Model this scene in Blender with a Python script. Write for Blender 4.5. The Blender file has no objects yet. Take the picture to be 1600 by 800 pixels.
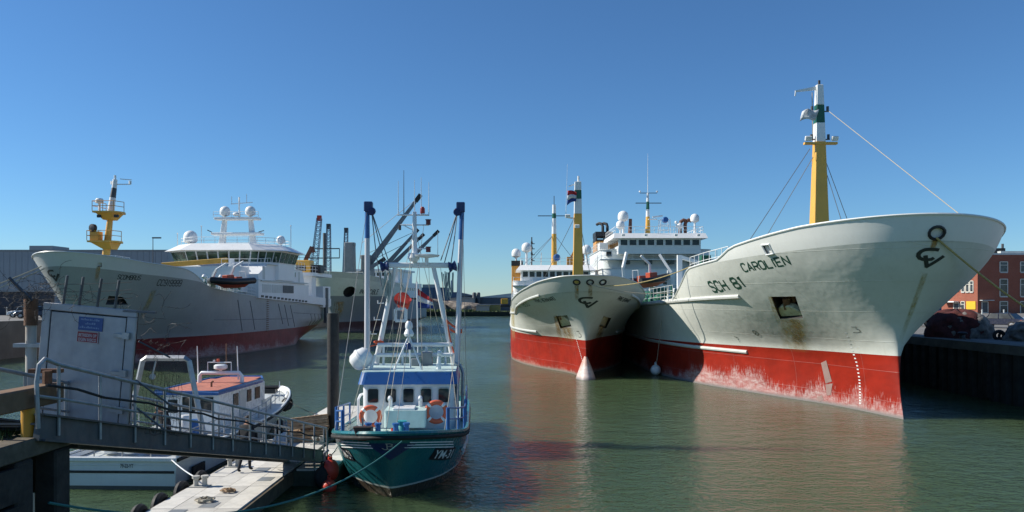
import bpy, bmesh, math, random
from math import pi, sin, cos, radians, sqrt
from mathutils import Vector, Matrix
from mathutils.bvhtree import BVHTree
random.seed(7)
SC = bpy.context.scene
COL = SC.collection
# ---------------------------------------------------------------- camera
EYE = Vector((0, 0, 6.0)); FPX = 1200.0; HZ = 470.0
cd = bpy.data.cameras.new('camera'); cam = bpy.data.objects.new('camera', cd); COL.objects.link(cam)
cam.location = EYE; cam.rotation_euler = (pi/2, 0, 0)
cd.sensor_width = 36; cd.lens = 36*FPX/1600; cd.shift_y = (HZ-400)/1600
cd.clip_start = .3; cd.clip_end = 6000
SC.camera = cam
# ---------------------------------------------------------------- sky, sun, exposure
SUN_EL = radians(35); SUNH = Vector((-.988, .10, 0)).normalized()
sdir = Vector((SUNH.x*cos(SUN_EL), SUNH.y*cos(SUN_EL), sin(SUN_EL)))
w = bpy.data.worlds.new('World'); SC.world = w; w.use_nodes = True
nt = w.node_tree; bg = nt.nodes['Background']
sky = nt.nodes.new('ShaderNodeTexSky'); sky.sky_type = 'NISHITA'; sky.sun_disc = False
sky.sun_elevation = SUN_EL; sky.sun_rotation = math.atan2(SUNH.x, SUNH.y)
sky.altitude = 0; sky.air_density = 1.0; sky.dust_density = 0; sky.ozone_density = 10
tint = nt.nodes.new('ShaderNodeMix'); tint.data_type = 'RGBA'; tint.blend_type = 'MULTIPLY'; tint.inputs[0].default_value = 1; tint.inputs[7].default_value = (.88, 1.0, 1.0, 1)   # white balance of the whole sky
nt.links.new(sky.outputs[0], tint.inputs[6]); nt.links.new(tint.outputs[2], bg.inputs[0]); bg.inputs[1].default_value = .092
sl = bpy.data.lights.new('sun', 'SUN'); sl.energy = 5.0; sl.angle = radians(.5); sl.color = (1, .94, .83)
so = bpy.data.objects.new('sun', sl); COL.objects.link(so)
so.rotation_euler = (-sdir).to_track_quat('-Z', 'Y').to_euler()
so.location = (-60, 0, 80)
SC.view_settings.view_transform = 'Standard'; SC.view_settings.look = 'None'
SC.view_settings.exposure = 0.38; SC.view_settings.gamma = 1.0; SC.view_settings.use_curve_mapping = False
SC.cycles.max_bounces = 6; SC.cycles.caustics_reflective = False; SC.cycles.caustics_refractive = False
SC.cycles.use_denoising = True

# ---------------------------------------------------------------- helpers
V = Vector
def at(px, py, Y):                       # a photo pixel at a chosen distance -> place in metres
    return V(((px-800)/FPX*Y, Y, 6-(py-HZ)/FPX*Y))
def interp(x, xs, ys):
    if x <= xs[0]: return ys[0]
    for i in range(1, len(xs)):
        if x <= xs[i]:
            k = (x-xs[i-1])/(xs[i]-xs[i-1]); return ys[i-1]+(ys[i]-ys[i-1])*k
    return ys[-1]
def sinterp(x, xs, ys):                  # smooth (monotone cubic) interpolation
    n = len(xs)
    if x <= xs[0]: return ys[0]
    if x >= xs[-1]: return ys[-1]
    d = [(ys[i+1]-ys[i])/(xs[i+1]-xs[i]) for i in range(n-1)]
    m = [d[0]]+[0 if d[i-1]*d[i] <= 0 else 2*d[i-1]*d[i]/(d[i-1]+d[i]) for i in range(1, n-1)]+[d[-1]]
    for i in range(1, n):
        if x <= xs[i]:
            h = xs[i]-xs[i-1]; s = (x-xs[i-1])/h
            return ((1+2*s)*(1-s)**2*ys[i-1] + s*(1-s)**2*h*m[i-1] + s*s*(3-2*s)*ys[i] + s*s*(s-1)*h*m[i])
class MB:
    def __init__(s): s.v = []; s.f = []
    def add(s, vs, fs):
        o = len(s.v); s.v += [V(a) for a in vs]; s.f += [tuple(i+o for i in q) for q in fs]; return s
    def box(s, c, d, rot=None):
        x, y, z = d[0]/2, d[1]/2, d[2]/2; c = V(c)
        vs = [V((a*x, b*y, e*z)) for a in (-1, 1) for b in (-1, 1) for e in (-1, 1)]
        if rot is not None: vs = [rot @ q for q in vs]
        return s.add([c+q for q in vs], [(0, 1, 3, 2), (4, 6, 7, 5), (0, 4, 5, 1), (2, 3, 7, 6), (0, 2, 6, 4), (1, 5, 7, 3)])
    def bb(s, x0, x1, y0, y1, z0, z1): return s.box(((x0+x1)/2, (y0+y1)/2, (z0+z1)/2), (x1-x0, y1-y0, z1-z0))
    def beam(s, p, q, w, h=None, up=(0, 0, 1), w2=None, h2=None):
        p, q = V(p), V(q); h = h or w; w2 = w2 or w; h2 = h2 or (h if w2 == w else h*w2/w)
        d = (q-p).normalized(); up = V(up)
        if abs(d.dot(up)) > .98: up = V((0, 1, 0))
        x = d.cross(up).normalized(); y = x.cross(d)
        vs = []
        for c, a, b in ((p, w/2, h/2), (q, w2/2, h2/2)):
            vs += [c-x*a-y*b, c+x*a-y*b, c+x*a+y*b, c-x*a+y*b]
        return s.add(vs, [(3, 2, 1, 0), (4, 5, 6, 7), (0, 1, 5, 4), (1, 2, 6, 5), (2, 3, 7, 6), (3, 0, 4, 7)])
    def tube(s, pts, r, n=8, cap=True):
        pts = [V(p) for p in pts]; m = len(pts); rs = r if isinstance(r, (list, tuple)) else [r]*m
        x = None; vs = []
        for i, p in enumerate(pts):
            d = (pts[min(i+1, m-1)]-pts[max(i-1, 0)])
            d = d.normalized() if d.length > 1e-9 else V((0, 0, 1))
            if x is None:
                x = d.cross(V((0, 0, 1)) if abs(d.z) < .9 else V((1, 0, 0))).normalized()
            else:
                x = (x-d*x.dot(d)); x = x.normalized() if x.length > 1e-6 else d.orthogonal().normalized()
            y = d.cross(x)
            vs += [p+(x*cos(2*pi*k/n)+y*sin(2*pi*k/n))*rs[i] for k in range(n)]
        fs = [(i*n+k, i*n+(k+1) % n, (i+1)*n+(k+1) % n, (i+1)*n+k) for i in range(m-1) for k in range(n)]
        if cap: fs += [tuple(range(n-1, -1, -1)), tuple((m-1)*n+k for k in range(n))]
        return s.add(vs, fs)
    def lathe(s, prof, n=16, c=(0, 0, 0), ax=(0, 0, 1)):
        q = V((0, 0, 1)).rotation_difference(V(ax)).to_matrix(); c = V(c); m = len(prof)
        vs = [c+q @ V((r*cos(2*pi*k/n), r*sin(2*pi*k/n), z)) for r, z in prof for k in range(n)]
        fs = [(i*n+k, i*n+(k+1) % n, (i+1)*n+(k+1) % n, (i+1)*n+k) for i in range(m-1) for k in range(n)]
        fs += [tuple(range(n-1, -1, -1)), tuple((m-1)*n+k for k in range(n))]
        return s.add(vs, fs)
    def ball(s, c, r, n=14, m=8, sc=(1, 1, 1)):
        c = V(c); vs = []
        for i in range(m+1):
            a = pi*i/m
            vs += [c+V((r*sin(a)*cos(2*pi*k/n)*sc[0], r*sin(a)*sin(2*pi*k/n)*sc[1], r*cos(a)*sc[2])) for k in range(n)]
        return s.add(vs, [(i*n+k, (i+1)*n+k, (i+1)*n+(k+1) % n, i*n+(k+1) % n) for i in range(m) for k in range(n)])
    def torus(s, c, R, r, ax=(0, 0, 1), n=24, m=8, a0=0, a1=2*pi):
        q = V((0, 0, 1)).rotation_difference(V(ax)).to_matrix(); full = abs(a1-a0-2*pi) < 1e-6
        pts = [V(c)+q @ V((R*cos(a0+(a1-a0)*k/n), R*sin(a0+(a1-a0)*k/n), 0)) for k in range(n+(0 if full else 1))]
        if not full: return s.tube(pts, r, m)
        vs = []
        for p in pts:
            d = (p-V(c)).normalized(); z = q @ V((0, 0, 1))
            vs += [p+d*r*cos(2*pi*k/m)+z*r*sin(2*pi*k/m) for k in range(m)]
        return s.add(vs, [(i*m+k, ((i+1) % n)*m+k, ((i+1) % n)*m+(k+1) % m, i*m+(k+1) % m) for i in range(n) for k in range(m)])
    def prism(s, poly, o, u, v, depth):   # closed outline in (u,v), thickened along u x v
        o, u, v = V(o), V(u), V(v); wv = u.cross(v).normalized()*depth; n = len(poly)
        a = [o+u*p[0]+v*p[1] for p in poly]
        return s.add(a+[p+wv for p in a], [tuple(range(n-1, -1, -1)), tuple(range(n, 2*n))]+[(i, (i+1) % n, n+(i+1) % n, n+i) for i in range(n)])
    def build(s, name, mat, parent=None, smooth=False, bevel=0, ang=38):
        me = bpy.data.meshes.new(name); me.from_pydata([tuple(a) for a in s.v], [], s.f); me.update()
        if mat: me.materials.append(mat)
        if smooth:
            me.polygons.foreach_set('use_smooth', [True]*len(me.polygons)); me.set_sharp_from_angle(angle=radians(ang))
        o = bpy.data.objects.new(name, me); COL.objects.link(o); o.parent = parent
        if bevel:
            b = o.modifiers.new('bevel', 'BEVEL'); b.width = bevel; b.segments = 1; b.limit_method = 'ANGLE'
        return o
def tag(o, label=None, cat=None, group=None, kind=None):
    if label: o['label'] = label
    if cat: o['category'] = cat
    if group: o['group'] = group
    if kind: o['kind'] = kind
    return o
def thing(name, label, cat, loc=(0, 0, 0), rz=0, group=None):
    o = bpy.data.objects.new(name, None); COL.objects.link(o); o.location = loc; o.rotation_euler = (0, 0, rz)
    o.empty_display_size = .3
    return tag(o, label, cat, group)
def dup(o, parent=None):
    c = o.copy(); COL.objects.link(c); c.parent = parent
    for ch in [k for k in o.children]: dup(ch, c)
    return c
def share(o, loc, parent, name=None):     # another piece with the same mesh
    c = bpy.data.objects.new(name or o.name.split('.')[0], o.data); COL.objects.link(c); c.parent = parent; c.location = loc
    return c
def catenary(p, q, sag, n=18):
    p, q = V(p), V(q)
    return [p.lerp(q, i/n)-V((0, 0, sag*4*(i/n)*(1-i/n))) for i in range(n+1)]

# ---------------------------------------------------------------- materials
class N:
    def __init__(s, name):
        s.m = bpy.data.materials.new(name); s.m.use_nodes = True; s.t = s.m.node_tree
        s.b = s.t.nodes['Principled BSDF']; s.tc = s.t.nodes.new('ShaderNodeTexCoord'); s.obj = s.tc.outputs['Object']
    def new(s, k): return s.t.nodes.new(k)
    def link(s, a, sock):
        if hasattr(a, 'is_linked') or hasattr(a, 'links'): s.t.links.new(a, sock)
        else: sock.default_value = a
    def math(s, op, a, b=0.0, c=None, clamp=False):
        n = s.new('ShaderNodeMath'); n.operation = op; n.use_clamp = clamp
        s.link(a, n.inputs[0]); s.link(b, n.inputs[1])
        if c is not None: s.link(c, n.inputs[2])
        return n.outputs[0]
    def mix(s, f, a, b, bl='MIX'):
        n = s.new('ShaderNodeMix'); n.data_type = 'RGBA'; n.blend_type = bl
        s.link(f, n.inputs[0]); s.link(a if not isinstance(a, tuple) else (*a, 1), n.inputs[6]); s.link(b if not isinstance(b, tuple) else (*b, 1), n.inputs[7])
        return n.outputs[2]
    def scale(s, vec, sc, loc=(0, 0, 0)):
        n = s.new('ShaderNodeMapping'); s.link(vec, n.inputs[0]); n.inputs[3].default_value = sc; n.inputs[1].default_value = loc; return n.outputs[0]
    def noise(s, vec, scale, det=3, rough=.55, dist=0):
        n = s.new('ShaderNodeTexNoise'); s.link(vec, n.inputs['Vector']); n.inputs['Scale'].default_value = scale
        n.inputs['Detail'].default_value = det; n.inputs['Roughness'].default_value = rough; n.inputs['Distortion'].default_value = dist
        return n.outputs['Fac']
    def rng(s, x, a, b, c=0., d=1.):
        n = s.new('ShaderNodeMapRange'); s.link(x, n.inputs[0]); s.link(a, n.inputs[1]); s.link(b, n.inputs[2]); s.link(c, n.inputs[3]); s.link(d, n.inputs[4]); return n.outputs[0]
    def sep(s, vec):
        n = s.new('ShaderNodeSeparateXYZ'); s.link(vec, n.inputs[0]); return n.outputs
    def bump(s, h, st, dist=.02, prev=None):
        n = s.new('ShaderNodeBump'); n.inputs['Strength'].default_value = st; n.inputs['Distance'].default_value = dist
        s.link(h, n.inputs['Height'])
        if prev is not None: s.link(prev, n.inputs['Normal'])
        return n.outputs[0]
    def out(s, col, rough=.5, metal=0., normal=None, spec=None):
        s.link(col if not isinstance(col, tuple) else (*col, 1), s.b.inputs['Base Color']); s.link(rough, s.b.inputs['Roughness']); s.b.inputs['Metallic'].default_value = metal
        if normal is not None: s.link(normal, s.b.inputs['Normal'])
        if spec is not None: s.b.inputs['Specular IOR Level'].default_value = spec
        return s.m
def mul(c, k): return tuple(min(1, a*k) for a in c)
def mat(name, col, rough=.5, metal=0., var=.15, sc=1.5, bump=0., bsc=25, dirt=0., dcol=(.12, .09, .06), streak=True):
    n = N(name)
    f = n.noise(n.obj, sc, 4); c = n.mix(n.rng(f, .3, .7), mul(col, 1-var), mul(col, 1+var))
    if dirt:
        d = n.noise(n.scale(n.obj, (3, 3, .5 if streak else 3)), 1.3, 5, .65)
        c = n.mix(n.math('MULTIPLY', n.rng(d, .5, .78), dirt), c, dcol)
    r = n.rng(n.noise(n.obj, sc*3, 3), .3, .7, max(.03, rough-.1), min(1, rough+.1))
    nb = n.bump(n.noise(n.obj, bsc, 4), bump) if bump else None
    return n.out(c, r, metal, nb)
def hull_mat(name, top, boot, zb, foul=.6, foulh=1.9, rust=.25, trim=0., foulcol=(.62, .56, .54), low=None):
    n = N(name); x, y, z = n.sep(n.obj)
    z2 = n.math('ADD', z, n.math('MULTIPLY', y, trim))
    big = n.noise(n.scale(n.obj, (.35, .35, .6)), 1, 4)
    streak = n.noise(n.scale(n.obj, (2.2, 2.2, .12)), 1.2, 5, .6)
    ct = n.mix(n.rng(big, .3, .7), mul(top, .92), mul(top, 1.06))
    ct = n.mix(n.math('MULTIPLY', n.rng(streak, .55, .8), rust), ct, (.25, .19, .11))
    grime = n.noise(n.scale(n.obj, (5, 5, .6)), 1.1, 6, .7)
    ct = n.mix(n.math('MULTIPLY', n.rng(grime, .45, .9), .22), ct, mul(top, .6))
    # red antifouling, worn to white towards the waterline
    cb = n.mix(n.rng(n.noise(n.scale(n.obj, (.5, .5, 1)), 1.2, 4), .35, .65), mul(boot, .82), mul(boot, 1.12))
    s1 = n.noise(n.scale(n.obj, (7, 7, 1.6)), 1.3, 9, .8)
    pat = n.noise(n.scale(n.obj, (.23, .23, .1)), 1, 3)
    lim = n.math('MULTIPLY', n.rng(pat, .35, .62, .42, 1.0), foulh)
    edge = n.math('DIVIDE', n.math('SUBTRACT', lim, z2), .9)
    fm = n.math('ADD', n.rng(edge, -.6, 1.2), n.rng(s1, .3, .75, -.55, .45), clamp=True)
    fm = n.math('MULTIPLY', n.math('MULTIPLY', n.rng(fm, .45, .8), foul), n.rng(n.noise(n.scale(n.obj, (1.1, 1.1, 3.5)), 1.6, 5, .7), .38, .62, .4, 1.1))
    cb = n.mix(fm, cb, foulcol)
    wl = n.rng(n.math('ADD', z, n.rng(s1, 0, 1, -.12, .12)), .05, .25)
    cb = n.mix(wl, mul(foulcol, .35), cb)
    fac = n.math('GREATER_THAN', z2, zb)
    if low is not None:                       # a second, darker band of paint above the boot top
        lf = n.math('GREATER_THAN', z2, low[0]); ct = n.mix(lf, low[1], ct)
    c = n.mix(fac, cb, ct)
    # plate seams and slight dishing between the frames
    seam = n.math('ABSOLUTE', n.math('SUBTRACT', n.math('FRACT', n.math('DIVIDE', z, 1.55)), .5))
    seamv = n.math('ABSOLUTE', n.math('SUBTRACT', n.math('FRACT', n.math('DIVIDE', y, 5.2)), .5))
    sm = n.math('MAXIMUM', n.rng(seam, .012, 0), n.rng(seamv, .0035, 0))
    dish = n.noise(n.scale(n.obj, (.9, .9, .9)), 1.0, 2)
    frames = n.math('ABSOLUTE', n.math('SINE', n.math('MULTIPLY', y, pi/.65)))
    nb = n.bump(dish, .30, .12); nb = n.bump(frames, .10, .02, nb); nb = n.bump(sm, .5, .02, nb)
    c = n.mix(n.math('MULTIPLY', sm, .10), c, (.75, .75, .7))
    return n.out(c, n.rng(s1, .2, .8, .38, .58), 0., nb, .3)
# ---------------------------------------------------------------- shared paints
WHITE = mat('white_paint', (.76, .77, .76), .38, var=.05, sc=.6, dirt=.18, dcol=(.36, .29, .2))
WHITE2 = mat('white_gloss', (.78, .79, .78), .28, var=.04, sc=2, dirt=.1, dcol=(.4, .36, .3))
CREAM = mat('superstructure_paint', (.66, .70, .70), .4, var=.05, sc=.5, dirt=.15, dcol=(.34, .28, .2))
LGREY = mat('light_grey_paint', (.5, .53, .52), .42, var=.08, sc=.6, dirt=.2)
MGREY = mat('mid_grey_paint', (.22, .235, .24), .5, var=.12, dirt=.2)
DGREY = mat('dark_grey_paint', (.07, .075, .08), .55, var=.15)
BLACK = mat('black_paint', (.015, .016, .018), .5, var=.2)
RUBBER = mat('black_rubber', (.012, .012, .012), .75, var=.3, bump=.2)
YELLOW = mat('mast_yellow', (.70, .38, .06), .42, var=.06, sc=.8, dirt=.15, dcol=(.3, .16, .05))
OCHRE = mat('funnel_ochre', (.56, .26, .045), .45, var=.06, dirt=.12)
GREEN = mat('dark_green_paint', (.012, .105, .055), .4, var=.1)
LETTER = mat('letter_green', (.012, .06, .04), .5, var=.12, sc=6)
LETTERB = mat('letter_black', (.025, .033, .032), .5, var=.2, sc=6)
FAINT = mat('overpainted_letter', (.57, .58, .55), .35, var=.04)
BLUEP = mat('blue_paint', (.03, .115, .33), .33, var=.08, dirt=.1)
DBLUE = mat('navy_paint', (.012, .03, .12), .35, var=.1)
RED = mat('signal_red', (.55, .05, .03), .45, var=.1)
ORANGE = mat('lifebuoy_orange', (.66, .12, .05), .5, var=.1, sc=8)
ORUB = mat('orange_tubing', (.45, .07, .025), .55, var=.12)
STEEL = mat('galvanised_steel', (.36, .37, .385), .45, .55, var=.15, sc=6, dirt=.25)
DSTEEL = mat('dark_steel', (.1, .105, .115), .5, .4, var=.2, sc=5, dirt=.3)
RUSTY = mat('rusty_steel', (.15, .072, .038), .8, var=.35, sc=7, bump=.3)
BROWNP = mat('exhaust_brown', (.13, .055, .035), .7, var=.25, sc=4)
ROPE = mat('pale_rope', (.42, .38, .3), .85, var=.2, sc=30, bump=.4, bsc=120)
ROPEY = mat('yellow_rope', (.42, .33, .14), .85, var=.3, sc=9, bump=.4, bsc=120)
ROPEG = mat('teal_rope', (.03, .15, .14), .8, var=.2, sc=30)
ROPEK = mat('dark_rope', (.03, .03, .03), .85, var=.2)
WIRE = mat('steel_wire', (.16, .17, .18), .5, .4, var=.1)
TIMBER = mat('weathered_timber', (.09, .075, .052), .85, var=.35, sc=4, bump=.4, bsc=14, dirt=.4)
DTIMBER = mat('dark_timber', (.028, .024, .02), .85, var=.4, sc=3, bump=.5, bsc=12)  # near-black timber tone with random variation
CONC = mat('quay_concrete', (.24, .235, .22), .85, var=.2, sc=.8, bump=.2, dirt=.4)
def glass_mat(name, col, rough=.06):
    n = N(name); f = n.noise(n.obj, 1.3, 2); c = n.mix(n.rng(f, .35, .65), mul(col, .5), mul(col, 1.6))
    return n.out(c, rough, 0., None, .4)
GLASS = glass_mat('window_glass', (.02, .026, .028)); GLASSG = glass_mat('green_tinted_glass', (.05, .085, .06), .05)
def water_mat():
    n = N('harbour_water')
    big = n.noise(n.scale(n.obj, (.02, .02, .02)), 1, 3)
    c = n.mix(n.rng(big, .35, .65), (.050, .082, .040), (.066, .102, .050))
    w1 = n.noise(n.scale(n.obj, (1.0, 1.5, 1)), .9, 3, .5, .4)
    w2 = n.noise(n.scale(n.obj, (1.0, 1.25, 1), (7, 3, 0)), 3.4, 3, .55, .5)
    w3 = n.noise(n.scale(n.obj, (.22, .3, 1)), 1, 2)
    calm = n.rng(n.noise(n.scale(n.obj, (.05, .03, 1)), 1.2, 2), .35, .65, .45, 1.45)
    w4 = n.noise(n.scale(n.obj, (1.0, 1.2, 1), (2, 9, 0)), 8.5, 2, .5, .3)
    h = n.math('ADD', n.math('MULTIPLY', w1, .55), n.math('MULTIPLY', w2, .40)); h = n.math('ADD', h, n.math('MULTIPLY', w4, .12))
    h = n.math('MULTIPLY', h, calm)
    h = n.math('ADD', h, n.math('MULTIPLY', w3, .5))
    n.b.inputs['IOR'].default_value = 1.333; n.b.subsurface_method = 'BURLEY'; n.b.inputs['Subsurface Weight'].default_value = 1.0; n.b.inputs['Subsurface Radius'].default_value = (1, 1, 1); n.b.inputs['Subsurface Scale'].default_value = 2.2   # silty water: light spreads below the surface
    return n.out(c, .08, 0., n.bump(h, 1.0, .20), .33)
WATER = water_mat()
# ---------------------------------------------------------------- the setting
def sheet(name, pts, z, m, kind='structure', thick=0):
    b = MB()
    if thick: b.prism([(p[0], p[1]) for p in pts], (0, 0, z-thick), (1, 0, 0), (0, 1, 0), thick)
    else: b.add([(x, y, z) for x, y in pts], [tuple(range(len(pts)))])
    return tag(b.build(name, m), kind=kind)
sheet('water', [(-1500, -60), (1500, -60), (1500, 3000), (-1500, 3000)], 0, WATER)
GROUND = mat('quay_paving', (.17, .165, .155), .9, var=.2, sc=.5, bump=.15, dirt=.3)
EARTH = mat('far_shore_ground', (.11, .11, .075), .95, var=.35, sc=.05, bump=.1)
QZ = 3.4
sheet('quay', [(29, 20), (400, 20), (400, 420), (29, 420)], QZ, GROUND, thick=6)
sheet('far_shore', [(-900, 300), (900, 300), (2600, 2900), (-2600, 2900)], 1.6, EARTH, thick=3)
sheet('west_quay', [(-400, 40), (-56, 40), (-44, 170), (-40, 299), (-400, 299)], 3.9, GROUND, thick=5)

# ---------------------------------------------------------------- hull builder
def text2d(s, bold=.02):
    cu = bpy.data.curves.new('lettering', 'FONT'); cu.body = s; cu.offset = bold; cu.resolution_u = 3
    ob = bpy.data.objects.new('lettering', cu); COL.objects.link(ob)
    dg = bpy.context.evaluated_depsgraph_get(); ev = ob.evaluated_get(dg); me = ev.to_mesh()
    bm = bmesh.new(); bm.from_mesh(me); ev.to_mesh_clear(); bpy.data.objects.remove(ob); bpy.data.curves.remove(cu)
    bmesh.ops.triangulate(bm, faces=bm.faces)
    for it in range(2):
        es = [e for e in bm.edges if e.calc_length() > .35]
        if es: bmesh.ops.subdivide_edges(bm, edges=es, cuts=1); bmesh.ops.triangulate(bm, faces=bm.faces)
    bm.verts.index_update()
    vs = [(v.co.x, v.co.y) for v in bm.verts]; fs = [tuple(v.index for v in f.verts) for f in bm.faces]; bm.free()
    x0 = min(v[0] for v in vs); x1 = max(v[0] for v in vs); y0 = 0; y1 = max(v[1] for v in vs)
    return [((x-x0)/(x1-x0), (y-y0)/(y1-y0)) for x, y in vs], fs
GLYPH = dict(A=[[(0, 0), (.5, 1), (1, 0)], [(.2, .34), (.8, .34)]], B=[[(0, 0), (0, 1), (.78, 1), (1, .84), (1, .66), (.8, .53), (0, .53)], [(.8, .53), (1, .38), (1, .16), (.78, 0), (0, 0)]],
 C=[[(1, .8), (.78, 1), (.22, 1), (0, .8), (0, .2), (.22, 0), (.78, 0), (1, .2)]], D=[[(0, 0), (0, 1), (.75, 1), (1, .8), (1, .2), (.75, 0), (0, 0)]], E=[[(1, 1), (0, 1), (0, 0), (1, 0)], [(0, .52), (.82, .52)]],
 H=[[(0, 0), (0, 1)], [(1, 0), (1, 1)], [(0, .5), (1, .5)]], I=[[(.5, 0), (.5, 1)]], L=[[(0, 1), (0, 0), (1, 0)]], M=[[(0, 0), (0, 1), (.5, .4), (1, 1), (1, 0)]], N=[[(0, 0), (0, 1), (1, 0), (1, 1)]],
 O=[[(.5, 1), (.22, 1), (0, .8), (0, .2), (.22, 0), (.78, 0), (1, .2), (1, .8), (.78, 1), (.45, 1)]], P=[[(0, 0), (0, 1), (.78, 1), (1, .82), (1, .64), (.78, .47), (0, .47)]],
 R=[[(0, 0), (0, 1), (.78, 1), (1, .82), (1, .64), (.78, .48), (0, .48)], [(.55, .48), (1, 0)]], S=[[(1, .82), (.8, 1), (.2, 1), (0, .82), (0, .66), (.2, .54), (.8, .46), (1, .34), (1, .18), (.8, 0), (.2, 0), (0, .18)]],
 T=[[(0, 1), (1, 1)], [(.5, 1), (.5, 0)]], U=[[(0, 1), (0, .2), (.22, 0), (.78, 0), (1, .2), (1, 1)]], V=[[(0, 1), (.5, 0), (1, 1)]])
GLYPH.update({'0': GLYPH['O'], '1': [[(.15, .78), (.55, 1), (.55, 0)]], '2': [[(0, .8), (.22, 1), (.78, 1), (1, .8), (1, .62), (0, 0), (1, 0)]], '7': [[(0, 1), (1, 1), (.4, 0)]],
 '8': [[(.5, .53), (.2, .53), (.03, .66), (.03, .84), (.22, 1), (.78, 1), (.97, .84), (.97, .66), (.8, .53), (.2, .53), (0, .38), (0, .16), (.22, 0), (.78, 0), (1, .16), (1, .38), (.8, .53)]],
 '9': [[(0, .16), (.22, 0), (.78, 0), (1, .2), (1, .8), (.78, 1), (.22, 1), (0, .84), (0, .62), (.22, .46), (.98, .46)]]})
def block2d(txt, aspect, sw=.15, only=None):
    """plain painted block letters; aspect = word length / letter height"""
    wid = {'I': .3, '1': .5, ' ': .55, 'M': 1.15}; gap = .28; tot = sum(wid.get(c, .85) for c in txt)+gap*(len(txt)-1); k = 1/tot; x = 0; lines = []
    for ci, c in enumerate(txt):
        w = wid.get(c, .85)
        for ln in (GLYPH.get(c, []) if only is None or ci in only else []): lines.append(densify([((x+p[0]*w)*k*aspect, p[1]) for p in ln], 3))
        x += w+gap
    vs, fs = strokes2d(lines, sw); return [(a/aspect, b) for a, b in vs], fs
def strokes2d(lines, w):
    vs, fs = [], []
    for pts in lines:
        P = [V((a, b)) for a, b in pts]; n = len(P)
        for i, p in enumerate(P):
            d = (P[min(i+1, n-1)]-P[max(i-1, 0)]).normalized(); nn = V((-d.y, d.x))*w/2
            if 0 < i < n-1:
                a = (P[i]-P[i-1]).normalized(); k = max(.55, abs(a.dot(d))); nn /= k
            vs += [tuple(p+nn), tuple(p-nn)]
        o = len(vs)-2*n
        fs += [(o+2*i, o+2*i+1, o+2*i+3, o+2*i+2) for i in range(n-1)]
    return vs, fs
def densify(pts, k=4):
    r = []
    for a, b in zip(pts, pts[1:]): r += [(a[0]+(b[0]-a[0])*i/k, a[1]+(b[1]-a[1])*i/k) for i in range(k)]
    return r+[pts[-1]]
LOGO = ([[(.70, .93), (.55, .95), (.38, .95), (.22, .91), (.11, .82), (.06, .70), (.08, .57), (.16, .48), (.28, .44), (.42, .44), (.56, .47), (.63, .55)], densify([(.30, .64), (.38, .42), (.52, .06)], 3), densify([(.47, .06), (.70, .32), (.97, .64)], 3)], .15)
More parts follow.
